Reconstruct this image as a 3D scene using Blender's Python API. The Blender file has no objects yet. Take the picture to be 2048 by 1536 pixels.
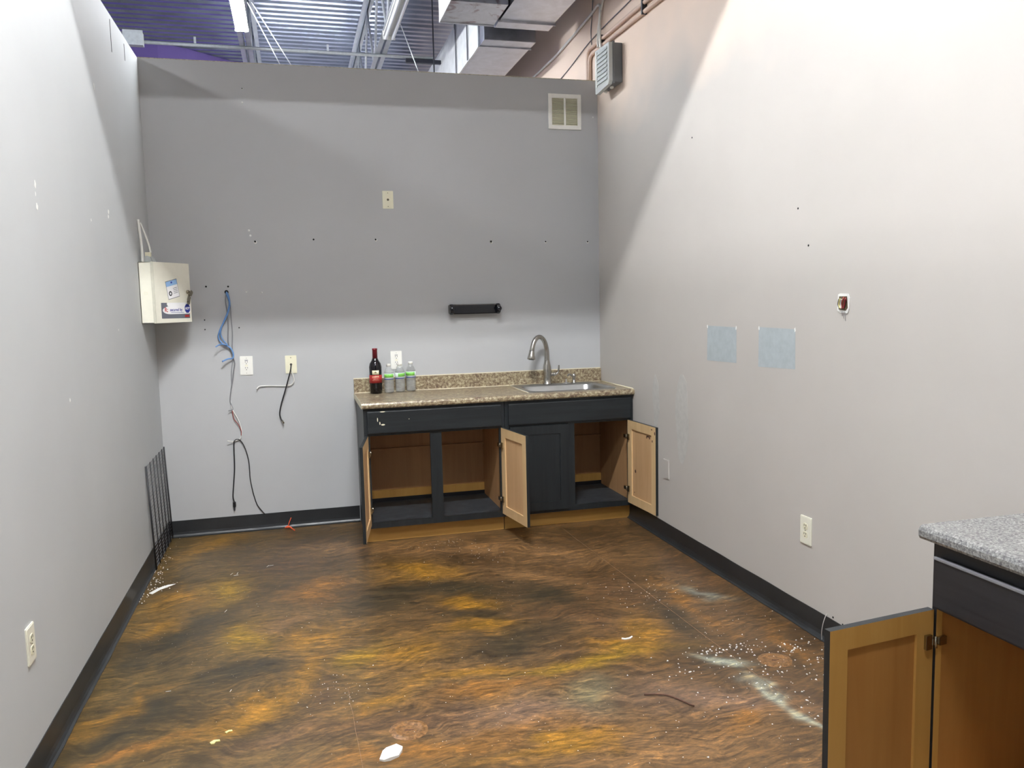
import bpy, bmesh, math, random
from mathutils import Vector, Matrix, noise
PI = math.pi
S = bpy.context.scene
COL = S.collection
random.seed(7)

# ------------------------------------------------------------ camera
cam = bpy.data.objects.new('camera', bpy.data.cameras.new('camera'))
COL.objects.link(cam)
cam.data.sensor_width = 36.0
cam.data.lens = 1616.7 / 2048 * 36.0
cam.data.clip_start = 0.05
YAW, PITCH, ROLL = -0.2602, -0.1028, -0.0220
f0 = Vector((-math.sin(YAW), math.cos(YAW), 0)); r0 = Vector((math.cos(YAW), math.sin(YAW), 0)); u0 = Vector((0, 0, 1))
fw = f0 * math.cos(PITCH) + u0 * math.sin(PITCH)
up = -f0 * math.sin(PITCH) + u0 * math.cos(PITCH)
rt = r0 * math.cos(ROLL) + up * math.sin(ROLL)
up = -r0 * math.sin(ROLL) + up * math.cos(ROLL)
M4 = Matrix((rt, up, -fw)).transposed().to_4x4()
M4.translation = Vector((0.8799, -5.6990, 1.5303))
cam.matrix_world = M4
S.camera = cam

# ------------------------------------------------------------ world and exposure
wd = bpy.data.worlds.new('world'); S.world = wd; wd.use_nodes = True
wd.node_tree.nodes['Background'].inputs[0].default_value = (0.95, 0.97, 1.0, 1)
wd.node_tree.nodes['Background'].inputs[1].default_value = 0.12
S.view_settings.view_transform = 'Standard'
S.view_settings.look = 'None'
S.view_settings.gamma = 1
S.view_settings.use_curve_mapping = False
S.view_settings.exposure = 0.22
LAMP_MAIN, LAMP_HIGH, LAMP_SIDE, LAMP_NEAR = 830.0, 560.0, 30.0, 175.0      # tube emission strengths

W, H, ZD = 3.0884, 3.1036, 4.85       # room width, partition height, underside of the roof deck

# ------------------------------------------------------------ helpers
def srgb(r, g, b):
    def c(v):
        v /= 255.0
        return v / 12.92 if v <= 0.04045 else ((v + 0.055) / 1.055) ** 2.4
    return (c(r), c(g), c(b), 1)

class NT:
    def __init__(s, name):
        s.m = bpy.data.materials.new(name); s.m.use_nodes = True
        s.t = s.m.node_tree; s.n = s.t.nodes; s.bsdf = s.n['Principled BSDF']
    def add(s, typ, ins=None, **kw):
        x = s.n.new(typ)
        for k, v in kw.items(): setattr(x, k, v)
        for k, v in (ins or {}).items():
            if hasattr(v, 'is_linked') or isinstance(v, bpy.types.NodeSocket): s.t.links.new(v, x.inputs[k])
            else: x.inputs[k].default_value = v
        return x
    def link(s, a, b): s.t.links.new(a, b)
    def set(s, **kw):
        for k, v in kw.items():
            k = k.replace('_', ' ')
            if isinstance(v, bpy.types.NodeSocket): s.t.links.new(v, s.bsdf.inputs[k])
            else: s.bsdf.inputs[k].default_value = v
        return s
    def obj(s, scale=(1, 1, 1), rot=(0, 0, 0)):
        tc = s.add('ShaderNodeNewGeometry')
        mp = s.add('ShaderNodeMapping', {'Scale': scale, 'Rotation': rot})
        s.link(tc.outputs['Position'], mp.inputs['Vector'])
        return mp.outputs[0]
    def noise(s, vec, scale, detail=4, rough=0.55, dist=0.0):
        x = s.add('ShaderNodeTexNoise', {'Scale': scale, 'Detail': detail, 'Roughness': rough, 'Distortion': dist})
        s.link(vec, x.inputs['Vector']); return x.outputs['Fac']
    def ramp(s, fac, stops):
        x = s.add('ShaderNodeValToRGB'); e = x.color_ramp.elements
        while len(e) < len(stops): e.new(0.5)
        for i, (p, c) in enumerate(stops): e[i].position = p; e[i].color = c if len(c) == 4 else (*c, 1)
        s.link(fac, x.inputs[0]); return x.outputs[0]
    def mix(s, fac, a, b, blend='MIX'):
        x = s.add('ShaderNodeMix', data_type='RGBA', blend_type=blend)
        for i, v in ((0, fac), (6, a), (7, b)):
            if isinstance(v, bpy.types.NodeSocket): s.link(v, x.inputs[i])
            else: x.inputs[i].default_value = v
        return x.outputs[2]
    def bump(s, h, strength=0.2, dist=0.002):
        x = s.add('ShaderNodeBump', {'Strength': strength, 'Distance': dist}); s.link(h, x.inputs['Height'])
        s.link(x.outputs[0], s.bsdf.inputs['Normal'])

def plain(name, rgb, rough=0.5, metal=0.0, var=0.06, scale=30.0, bump=0.0, **kw):
    t = NT(name); c = srgb(*rgb)
    n = t.noise(t.obj(), scale, 3)
    d = tuple(v * (1 - var) for v in c[:3]) + (1,); l = tuple(min(1, v * (1 + var)) for v in c[:3]) + (1,)
    t.set(Base_Color=t.ramp(n, [(0.3, d), (0.7, l)]), Roughness=rough, Metallic=metal, **kw)
    if bump: t.bump(n, bump)
    return t.m

def wall_paint(name, rgb, top=None):
    t = NT(name); g = t.obj()
    n1 = t.noise(g, 1.3, 4); n2 = t.noise(g, 260, 2)
    c = srgb(*rgb)
    base = t.ramp(n1, [(0.3, tuple(v * 0.965 for v in c[:3])), (0.7, tuple(v * 1.03 for v in c[:3]))])
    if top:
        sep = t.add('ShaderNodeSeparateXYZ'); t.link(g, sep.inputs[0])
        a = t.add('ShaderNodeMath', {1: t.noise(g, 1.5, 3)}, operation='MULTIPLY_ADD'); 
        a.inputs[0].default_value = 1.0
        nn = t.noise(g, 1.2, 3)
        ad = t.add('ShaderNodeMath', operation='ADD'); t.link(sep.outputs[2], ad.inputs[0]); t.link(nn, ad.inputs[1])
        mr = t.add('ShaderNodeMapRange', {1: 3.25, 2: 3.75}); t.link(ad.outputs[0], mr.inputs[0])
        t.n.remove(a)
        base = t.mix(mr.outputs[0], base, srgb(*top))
    t.set(Base_Color=base, Roughness=0.62)
    t.bsdf.inputs['Specular IOR Level'].default_value = 0.3
    t.bump(n2, 0.05, 0.0006)
    return t.m

def grain(name, a, b, rough=0.45, axis=2, scale=1.0, bump=0.15, scuff=None):
    t = NT(name); sc = [26 * scale] * 3; sc[axis] = 1.6 * scale
    g = t.obj(tuple(sc)); n = t.noise(g, 1.5, 6, 0.6, 0.6); n2 = t.noise(t.obj(), 2.2, 3)
    c = t.ramp(n, [(0.3, srgb(*a)), (0.68, srgb(*b))])
    c = t.mix(n2, c, t.mix(0.35, c, srgb(*a)))
    if scuff:
        s = t.noise(t.obj((1, 1, 1)), 9, 8, 0.75)
        c = t.mix(t.ramp(s, [(0.66, (0, 0, 0)), (0.78, (0.5, 0.5, 0.5))]), c, srgb(*scuff))
    t.set(Base_Color=c, Roughness=rough); t.bump(n, bump, 0.001)
    return t.m

def laminate(name, cols, scale=60, rough=0.3):
    t = NT(name); g = t.obj()
    v = t.noise(g, scale, 6, 0.75, 0.4); w = t.noise(g, scale * 0.25, 3, 0.6, 0.8)
    c1 = t.ramp(v, [(0.33, srgb(*cols[0])), (0.44, srgb(*cols[1])), (0.52, srgb(*cols[2])), (0.64, srgb(*cols[3]))])
    c2 = t.ramp(w, [(0.4, srgb(*cols[1])), (0.6, srgb(*cols[2]))])
    t.set(Base_Color=t.mix(0.35, c1, c2), Roughness=rough)
    t.bump(v, 0.06, 0.0005)
    return t.m

def metal(name, rgb, rough=0.3, scale=(3, 3, 3), var=0.15, smear=None):
    t = NT(name); g = t.obj(scale); n = t.noise(g, 6, 5, 0.6, 0.5); c = srgb(*rgb)
    col = t.ramp(n, [(0.3, tuple(v * (1 - var) for v in c[:3])), (0.7, c)])
    if smear: col = t.mix(t.ramp(t.noise(t.obj(), 5, 4, 0.6, 1.0), [(0.52, (0, 0, 0)), (0.6, (0.8, 0.8, 0.8))]), col, srgb(*smear))
    rr = t.add('ShaderNodeMapRange', {3: rough * 0.75, 4: rough * 1.3}); t.link(n, rr.inputs[0])
    t.set(Base_Color=col, Metallic=1.0, Roughness=rr.outputs[0])
    return t.m

def emis(name, rgb, strength):
    t = NT(name); t.set(Base_Color=(0.9, 0.9, 0.9, 1), Emission_Color=srgb(*rgb), Emission_Strength=strength); return t.m

M = {}
M['wall_l'] = wall_paint('paint_cool_grey', (192, 195, 196))
M['wall_b'] = wall_paint('paint_mid_grey', (184, 185, 186))
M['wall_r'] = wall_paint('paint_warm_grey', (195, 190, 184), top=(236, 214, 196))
M['purple'] = wall_paint('paint_purple', (142, 122, 196))
M['far'] = wall_paint('paint_far_wall', (214, 216, 220))
M['patch'] = plain('old_blue_grey_paint', (176, 185, 188), 0.6)
M['patch2'] = plain('new_light_grey_filler', (194, 192, 187), 0.6)
M['chip'] = plain('bare_plaster', (236, 236, 232), 0.8)
M['black_hole'] = plain('dark_hole', (18, 18, 20), 0.9)
M['base'] = plain('black_vinyl', (42, 44, 46), 0.38, var=0.2, scale=6)
M['blk'] = grain('black_painted_oak', (24, 28, 31), (38, 43, 46), 0.42, 0, 1.0, 0.35)
M['blkv'] = grain('black_painted_oak_upright', (24, 28, 31), (38, 43, 46), 0.42, 2, 1.0, 0.35)
M['blk2'] = grain('black_painted_drawer_oak', (30, 30, 33), (44, 44, 47), 0.4, 1, 1.0, 0.35)
M['maple'] = grain('pale_maple', (214, 180, 132), (228, 197, 150), 0.5, 2, 0.6, 0.05)
M['maple_p'] = grain('maple_panel', (200, 160, 116), (216, 178, 134), 0.5, 2, 0.5, 0.05)
M['raw'] = grain('raw_cabinet_board', (176, 134, 92), (192, 150, 106), 0.55, 2, 0.6, 0.05)
M['kick'] = grain('raw_toe_board', (176, 132, 66), (196, 152, 80), 0.5, 0, 0.6, 0.05, scuff=(120, 70, 50))
M['honey'] = grain('honey_maple', (196, 148, 74), (208, 162, 88), 0.5, 2, 0.5, 0.05)
M['honey_p'] = grain('honey_maple_panel', (176, 122, 62), (190, 138, 74), 0.5, 2, 0.5, 0.05)
M['dust_blk'] = plain('dusty_black_board', (50, 54, 58), 0.55, var=0.35, scale=18)
M['gran'] = laminate('brown_speckled_laminate', ((58, 40, 38), (112, 92, 76), (160, 146, 116), (226, 218, 190)), 52, 0.28)
M['gran2'] = laminate('grey_speckled_laminate', ((66, 64, 68), (104, 102, 104), (138, 138, 135), (190, 190, 186)), 150, 0.25)
M['caulk'] = plain('cream_caulk', (232, 224, 196), 0.6)
M['steel'] = metal('brushed_nickel', (190, 186, 180), 0.24)
M['sink'] = metal('stainless_steel', (186, 187, 186), 0.3, (1, 12, 1))
M['chrome'] = metal('hinge_metal', (176, 168, 150), 0.2)
M['galv'] = metal('galvanised_steel', (196, 200, 208), 0.34, (2, 2, 2), 0.25)
M['galv_s'] = metal('stained_galvanised_steel', (200, 202, 206), 0.3, (2, 2, 2), 0.2, smear=(134, 112, 112))
M['duct_w'] = plain('white_faced_duct_insulation', (224, 226, 226), 0.45, var=0.12, scale=9, bump=0.4)
M['dark_m'] = plain('dark_metal', (44, 46, 56), 0.5)
M['deck'] = plain('galvanised_roof_deck', (176, 186, 206), 0.24, 0.92, var=0.2, scale=3)
M['joist'] = plain('white_primed_steel', (206, 212, 218), 0.42, 0.2, var=0.1, scale=8)
M['cream'] = plain('ivory_enamel', (236, 234, 218), 0.4, var=0.02)
M['white'] = plain('white_plastic', (240, 239, 232), 0.35, var=0.02)
M['ivory'] = plain('ivory_plastic', (236, 232, 206), 0.35, var=0.02)
M['grey_p'] = plain('light_grey_plastic', (192, 197, 196), 0.45, var=0.04)
M['grey_d'] = plain('mid_grey_plastic', (112, 116, 120), 0.5, var=0.05)
M['peachpipe'] = plain('peach_painted_pipe', (214, 188, 170), 0.5, var=0.04)
M['pipe'] = plain('galvanised_pipe', (208, 214, 216), 0.35, 0.4, var=0.1)
M['black_p'] = plain('black_gloss_plastic', (16, 18, 26), 0.15, var=0.1)
M['black_r'] = plain('black_rubber', (26, 26, 30), 0.45)
M['blue'] = plain('blue_cable_jacket', (104, 146, 200), 0.45)
M['greyc'] = plain('grey_cable_jacket', (132, 132, 136), 0.5)
M['redc'] = plain('red_cable_jacket', (150, 60, 54), 0.5)
M['whitec'] = plain('white_cable_jacket', (232, 230, 224), 0.5)
M['orange'] = plain('orange_wire', (222, 92, 52), 0.5)
M['wire'] = plain('black_wire', (40, 40, 44), 0.45)
M['wire_g'] = plain('grey_thin_wire', (120, 120, 124), 0.5)
M['wood_scrap'] = plain('dark_twig', (96, 66, 52), 0.7)
M['yel'] = plain('pale_yellow_scrap', (232, 220, 150), 0.6)
M['ink_r'] = plain('red_ink', (196, 52, 44), 0.5, var=0)
M['ink_b'] = plain('blue_ink', (36, 52, 150), 0.5, var=0)
M['ink_g'] = plain('grey_ink', (104, 108, 118), 0.5, var=0.02)
M['ink_sky'] = plain('pale_blue_ink', (150, 190, 232), 0.5, var=0.02)
M['paper'] = plain('white_sticker_paper', (246, 246, 246), 0.5, var=0.01)
M['ink_k'] = plain('black_ink', (30, 30, 34), 0.5, var=0)
M['wine_glass'] = plain('dark_wine_glass', (12, 8, 14), 0.06, var=0.1)
M['foil'] = plain('dark_red_foil', (116, 24, 38), 0.32, 0.2)
M['lab_red'] = plain('red_label', (170, 40, 38), 0.5, var=0.03)
M['lab_cream'] = plain('cream_label', (232, 224, 190), 0.5, var=0.05)
M['lab_green'] = plain('green_and_white_label', (130, 205, 90), 0.4, var=0.25, scale=120)
M['lab_pale'] = plain('pale_label', (226, 240, 232), 0.4, var=0.03)
t = NT('clear_water_bottle'); t.set(Base_Color=(0.96, 0.98, 0.98, 1), Roughness=0.03, IOR=1.13, Coat_Weight=1.0, Coat_Roughness=0.05, Transmission_Weight=0.8)
t.bump(t.noise(t.obj((1, 1, 6)), 26, 2), 0.5, 0.002); M['pet'] = t.m
M['tube_main'] = emis('lit_tube_main', (250, 252, 253), LAMP_MAIN)
M['tube_high'] = emis('lit_tube_rear', (249, 251, 255), LAMP_HIGH)
M['tube_side'] = emis('lit_tube_next_room', (250, 250, 255), LAMP_SIDE)
M['tube_near'] = emis('lit_tube_overhead', (246, 250, 255), LAMP_NEAR)
M['tube_fill'] = emis('fill_tube_far_room', (246, 250, 255), 70.0)  # for the added fill lamps hidden beyond the partitions
M['tube_off'] = plain('unlit_tube', (236, 240, 244), 0.3, var=0.01)

# floor: stained resin, broad colours from a vertex attribute, fine strokes from noise
t = NT('marbled_resin_floor')
at = t.add('ShaderNodeVertexColor'); at.layer_name = 'resin'
g = t.obj((3.2, 9, 1), (0, 0, 0.5)); s1 = t.noise(g, 3.2, 8, 0.68, 1.6)
g2 = t.obj((1, 1, 1)); s2 = t.noise(t.obj((1, 2.2, 1), (0, 0, 0.35)), 14, 10, 0.78, 2.2)
c = t.mix(1.0, at.outputs[0], t.ramp(s1, [(0.30, (0.42, 0.44, 0.46)), (0.46, (0.78, 0.78, 0.78)), (0.56, (1.0, 0.98, 0.92)), (0.72, (1.75, 1.6, 1.25))]), 'MULTIPLY')
c = t.mix(0.8, c, t.ramp(s2, [(0.32, (0.5, 0.5, 0.52)), (0.5, (0.95, 0.95, 0.95)), (0.68, (1.6, 1.45, 1.2))]), 'MULTIPLY')
dn = t.add('ShaderNodeTexNoise', {'Scale': 1.3, 'Detail': 3.0}); t.link(g2, dn.inputs['Vector'])
va = t.add('ShaderNodeVectorMath', operation='SCALE'); t.link(dn.outputs['Color'], va.inputs[0]); va.inputs['Scale'].default_value = 0.9
vb = t.add('ShaderNodeVectorMath', operation='ADD'); t.link(g2, vb.inputs[0]); t.link(va.outputs[0], vb.inputs[1])
mp = t.add('ShaderNodeMapping', {'Scale': (5.0, 42.0, 1.0), 'Rotation': (0, 0, 0.5)}); t.link(vb.outputs[0], mp.inputs['Vector'])
s3 = t.noise(mp.outputs[0], 1.0, 5, 0.6, 0.6)
c = t.mix(0.85, c, t.ramp(s3, [(0.34, (0.55, 0.55, 0.56)), (0.5, (0.92, 0.92, 0.92)), (0.64, (1.45, 1.34, 1.15))]), 'MULTIPLY')
vo = t.add('ShaderNodeTexVoronoi', {'Scale': 42.0}); t.link(g2, vo.inputs['Vector'])
sp = t.ramp(vo.outputs['Distance'], [(0.05, (1, 1, 1)), (0.09, (0, 0, 0))])
ms = t.ramp(t.noise(g2, 2.1, 4, 0.7), [(0.52, (0, 0, 0)), (0.6, (1, 1, 1))])
c = t.mix(t.mix(1.0, sp, ms, 'MULTIPLY'), c, srgb(206, 196, 178))
rr = t.add('ShaderNodeMapRange', {3: 0.22, 4: 0.5}); t.link(s2, rr.inputs[0])
t.set(Base_Color=c, Roughness=rr.outputs[0]); t.bump(s1, 0.12, 0.0015); M['floor'] = t.m

# ------------------------------------------------------------ mesh helpers
def box(bm, x0, x1, y0, y1, z0, z1, bev=0.0):
    r = bmesh.ops.create_cube(bm, size=1.0)
    vs = r['verts']
    for v in vs:
        v.co = Vector(((x0 + x1) / 2 + v.co.x * (x1 - x0), (y0 + y1) / 2 + v.co.y * (y1 - y0), (z0 + z1) / 2 + v.co.z * (z1 - z0)))
    if bev:
        es = list({e for v in vs for e in v.link_edges})
        bmesh.ops.bevel(bm, geom=es, offset=bev, segments=2, affect='EDGES', profile=0.6)
    return bm

def BX(*a, **k): return box(bmesh.new(), *a, **k)

def smooth_pts(pts, n=8):
    P = [Vector(p) for p in pts]
    if len(P) < 3: return P
    Q = [P[0] * 2 - P[1]] + P + [P[-1] * 2 - P[-2]]; out = []
    for i in range(1, len(Q) - 2):
        a, b, c_, d = Q[i - 1:i + 3]
        for k in range(n):
            u = k / n
            out.append(0.5 * ((2 * b) + (c_ - a) * u + (2 * a - 5 * b + 4 * c_ - d) * u * u + (-a + 3 * b - 3 * c_ + d) * u ** 3))
    out.append(P[-1]); return out

def tube(bm, pts, r, seg=10, smooth=True, caps=True):
    P = smooth_pts(pts) if smooth else [Vector(p) for p in pts]
    rs = r if isinstance(r, (list, tuple)) else None
    T = [(P[min(i + 1, len(P) - 1)] - P[max(i - 1, 0)]).normalized() for i in range(len(P))]
    up_ = Vector((0, 0, 1)) if abs(T[0].z) < 0.9 else Vector((1, 0, 0))
    N = T[0].cross(up_).normalized(); rings = []
    for i, p in enumerate(P):
        N = (N - T[i] * N.dot(T[i])).normalized(); B = T[i].cross(N)
        if rs:
            q = i / (len(P) - 1) * (len(rs) - 1); k = min(int(q), len(rs) - 2); rad = rs[k] + (rs[k + 1] - rs[k]) * (q - k)
        else: rad = r
        rings.append([bm.verts.new(p + (N * math.cos(2 * PI * j / seg) + B * math.sin(2 * PI * j / seg)) * rad) for j in range(seg)])
    for a, b in zip(rings, rings[1:]):
        for j in range(seg):
            f = bm.faces.new((a[j], a[(j + 1) % seg], b[(j + 1) % seg], b[j])); f.smooth = True
    if caps: bm.faces.new(rings[0][::-1]); bm.faces.new(rings[-1])
    return bm

def TB(*a, **k): return tube(bmesh.new(), *a, **k)

def lathe(bm, prof, cx=0, cy=0, cz=0, seg=28, axis='z', a0=0.0, a1=2 * PI, cap=True):
    full = abs(a1 - a0 - 2 * PI) < 1e-6; n = seg if full else seg + 1; rings = []
    for r, z in prof:
        ring = []
        for j in range(n):
            a = a0 + (a1 - a0) * j / seg
            v = (r * math.cos(a), r * math.sin(a), z)
            if axis == 'y': v = (v[0], z, v[1])
            if axis == 'x': v = (z, v[0], v[1])
            ring.append(bm.verts.new((v[0] + cx, v[1] + cy, v[2] + cz)))
        rings.append(ring)
    for a, b in zip(rings, rings[1:]):
        for j in range(n if full else n - 1):
            f = bm.faces.new((a[j], a[(j + 1) % n], b[(j + 1) % n], b[j])); f.smooth = True
    if full and cap:
        if prof[0][0] > 1e-5: bm.faces.new(rings[0][::-1])
        if prof[-1][0] > 1e-5: bm.faces.new(rings[-1])
    bmesh.ops.remove_doubles(bm, verts=bm.verts[:], dist=1e-6)
    return bm
def LA(*a, **k): return lathe(bmesh.new(), *a, **k)

def prism(bm, poly, o, U, V, N, depth):
    """polygon of (u,v) pairs extruded from o along N by depth"""
    o, U, V, N = Vector(o), Vector(U), Vector(V), Vector(N)
    a = [bm.verts.new(o + U * p[0] + V * p[1]) for p in poly]; b = [bm.verts.new(v.co + N * depth) for v in a]
    n = len(a); bm.faces.new(a[::-1]); bm.faces.new(b)
    for i in range(n): bm.faces.new((a[i], a[(i + 1) % n], b[(i + 1) % n], b[i]))
    return bm
def PR(*a): return prism(bmesh.new(), *a)

def rrect(x0, x1, y0, y1, r, k=5):
    out = []
    for cx_, cy_, a in ((x1 - r, y1 - r, 0), (x0 + r, y1 - r, PI / 2), (x0 + r, y0 + r, PI), (x1 - r, y0 + r, 1.5 * PI)):
        out += [(cx_ + r * math.cos(a + PI / 2 * i / k), cy_ + r * math.sin(a + PI / 2 * i / k)) for i in range(k + 1)]
    return out

def world_loc(o):
    v = Vector((0, 0, 0))
    while o is not None: v += o.location; o = o.parent
    return v

def mk(name, bm, mat, parent=None, local=False, base=None, loc=None, rot=None, mats=None):
    """one mesh object; geometry is given in world coordinates unless local=True"""
    bmesh.ops.recalc_face_normals(bm, faces=bm.faces[:])
    off = Vector((0, 0, 0))
    if not local:
        if parent is not None: off = world_loc(parent)
        elif base is not None: off = Vector(base)
    bmesh.ops.translate(bm, verts=bm.verts[:], vec=-off)
    me = bpy.data.meshes.new(name); bm.to_mesh(me); bm.free()
    for m_ in (mats or [mat]): me.materials.append(m_)
    o = bpy.data.objects.new(name, me); COL.objects.link(o)
    if parent is not None: o.parent = parent
    elif base is not None: o.location = base
    if loc is not None: o.location = loc
    if rot is not None: o.rotation_euler = rot
    return o

def tag(o, label=None, cat=None, group=None, kind=None):
    if label: o['label'] = label
    if cat: o['category'] = cat
    if group: o['group'] = group
    if kind: o['kind'] = kind
    return o
def struct(name, bm, mat, parent=None): 
    o = mk(name, bm, mat, parent)
    if parent is None: o['kind'] = 'structure'
    return o
def thing(name, loc, label, cat, group=None):
    o = bpy.data.objects.new(name, None); COL.objects.link(o); o.location = loc; o.empty_display_size = 0.05
    return tag(o, label, cat, group)

def text_mesh(s, size, o, U, V, N, depth=0.0004, bold=0.0):
    cu = bpy.data.curves.new('lettering', 'FONT'); cu.body = s; cu.size = size; cu.extrude = depth / 2; cu.align_x = 'CENTER'; cu.align_y = 'CENTER'; cu.offset = bold
    ob = bpy.data.objects.new('lettering', cu); COL.objects.link(ob)
    dg = bpy.context.evaluated_depsgraph_get(); me = bpy.data.meshes.new_from_object(ob.evaluated_get(dg))
    bpy.data.objects.remove(ob); bm = bmesh.new(); bm.from_mesh(me); bpy.data.meshes.remove(me)
    o, U, V, N = Vector(o), Vector(U), Vector(V), Vector(N)
    for v in bm.verts: v.co = o + U * v.co.x + V * v.co.y + N * (v.co.z + depth / 2)
    return bm

# ------------------------------------------------------------ the setting
BLOBS = [
(0.22,-0.32,0.15,0.18,0.03,-0.13,'G'), (0.45,-1.17,0.10,0.12,0.04,-0.17,'Y'), (0.21,-1.24,0.11,0.06,0.03,-0.14,'G'), (0.21,-1.62,0.12,0.06,0.02,-0.09,'G'),
(0.60,-1.89,0.10,0.07,0.03,-0.15,'Y'), (0.91,-1.96,0.13,0.02,0.00,-0.11,'G'), (1.09,-2.29,0.10,0.07,0.01,-0.12,'Y'), (0.94,-1.33,0.12,0.04,0.01,-0.13,'O'),
(1.49,-1.22,0.16,-0.06,-0.02,-0.16,'G'), (1.32,-2.28,0.13,0.04,-0.00,-0.13,'G'), (0.18,-2.44,0.14,0.10,0.01,-0.04,'G'), (0.37,-2.74,0.13,0.08,0.01,-0.03,'O'),
(0.22,-2.81,0.13,0.03,0.01,-0.04,'O'), (0.85,-2.30,0.09,0.12,0.03,-0.11,'G'), (0.74,-1.74,0.09,0.06,0.01,-0.09,'L'), (0.27,-1.80,0.18,0.07,0.02,-0.08,'D'),
(0.61,-2.25,0.24,0.01,0.01,-0.07,'D'), (0.29,-2.45,0.12,0.04,0.02,-0.08,'D'), (0.16,-2.63,0.11,0.03,0.03,-0.08,'D'), (1.41,-1.52,0.30,-0.01,-0.01,-0.14,'D'),
(1.20,-1.65,0.15,0.03,-0.00,-0.12,'D'), (0.46,-1.61,0.12,0.09,0.02,-0.09,'D'), (0.21,-2.05,0.11,0.04,0.02,-0.08,'D'), (0.91,-2.57,0.10,0.11,0.02,-0.08,'R'),
(1.71,-1.59,0.18,-0.06,-0.03,-0.13,'D'), (1.68,-1.97,0.16,-0.05,-0.03,-0.11,'D'), (1.74,-2.30,0.28,0.03,-0.03,-0.17,'D'), (2.08,-1.76,0.19,-0.06,-0.04,-0.14,'D'),
(2.57,-2.29,0.02,-0.28,-0.09,-0.11,'D'), (1.67,-1.78,0.12,-0.04,-0.02,-0.07,'G'), (1.66,-2.09,0.14,-0.04,-0.02,-0.07,'G'), (2.21,-1.59,0.19,-0.16,-0.04,-0.10,'L'),
(2.18,-2.50,0.12,-0.04,-0.02,-0.06,'G'), (2.05,-2.60,0.33,-0.00,-0.02,-0.05,'Y'), (2.36,-2.41,-0.00,-0.18,-0.09,-0.09,'G'), (1.65,-2.93,0.28,-0.04,-0.02,-0.09,'P'),
(1.95,-2.87,0.13,0.00,-0.03,-0.12,'E'), (2.38,-3.04,0.24,-0.13,-0.06,-0.10,'P'), (2.38,-3.21,0.08,-0.02,-0.05,-0.09,'O'), (2.03,-3.31,0.38,-0.04,-0.02,-0.05,'L'),
(1.55,-2.73,0.22,-0.00,-0.01,-0.06,'O'), (2.72,-2.10,0.04,-0.30,-0.03,-0.04,'O'), (2.91,-2.72,-0.00,-0.15,-0.05,-0.05,'O'), (2.58,-3.06,-0.00,-0.12,-0.03,-0.02,'W'),
(2.59,-2.78,0.07,-0.04,-0.02,-0.03,'W'), (2.87,-2.06,0.09,-0.10,-0.03,-0.04,'W'), (2.61,-3.32,0.01,-0.12,-0.02,-0.01,'W'), (2.95,-1.77,-0.01,-0.44,-0.12,-0.14,'R'),
(2.38,-1.20,0.28,-0.19,-0.05,-0.14,'L'), (1.24,-3.07,0.38,0.03,-0.00,-0.06,'O'), (1.00,-2.87,0.26,0.01,0.00,-0.09,'R'), (0.63,-2.88,0.14,0.01,0.01,-0.06,'R'),
(1.31,-2.88,0.20,-0.03,-0.01,-0.07,'R'), (2.46,-1.93,0.09,-0.21,-0.08,-0.13,'R'), (2.18,-2.18,0.11,-0.15,-0.07,-0.13,'R'), (1.98,-0.96,0.44,-0.15,-0.03,-0.12,'L'),
(1.15,-0.67,0.39,-0.14,-0.01,-0.13,'L'), (0.79,-0.85,0.23,-0.08,0.00,-0.14,'R'), (3.27,-2.27,0.00,-0.22,-0.09,-0.09,'R'), (1.66,-3.17,0.21,0.00,-0.01,-0.04,'G'),
(1.51,-2.54,0.19,0.01,-0.01,-0.05,'G'), (1.13,-2.67,0.11,0.05,0.00,-0.06,'G'), (0.61,-2.62,0.17,0.13,0.02,-0.07,'G'), (0.76,-2.82,0.11,0.07,0.01,-0.05,'L')
]
KC = {'G': srgb(164, 120, 40), 'Y': srgb(164, 130, 40), 'O': srgb(152, 106, 48), 'D': srgb(56, 52, 40), 'L': srgb(154, 118, 80), 'R': srgb(98, 74, 54),
      'P': srgb(150, 122, 104), 'W': srgb(190, 196, 180), 'E': srgb(132, 132, 106)}
KW = {'G': .8, 'Y': .85, 'O': .75, 'D': .85, 'L': .6, 'R': .6, 'P': .65, 'W': .85, 'E': .6}
inv = []
for cx, cy, ax, ay, bx_, by_, k in BLOBS:
    d = ax * by_ - ay * bx_
    if abs(d) > 1e-6: inv.append((cx, cy, by_ / d, -bx_ / d, -ay / d, ax / d, KC[k], KW[k]))
BASE = Vector(srgb(108, 83, 56)[:3]); OLIVE = Vector(srgb(97, 82, 46)[:3])
bm = bmesh.new(); lay = bm.loops.layers.float_color.new('resin'); st = 0.014
NX, NY = int(3.12 / st), int(4.0 / st); grid = []; cols = []
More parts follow.
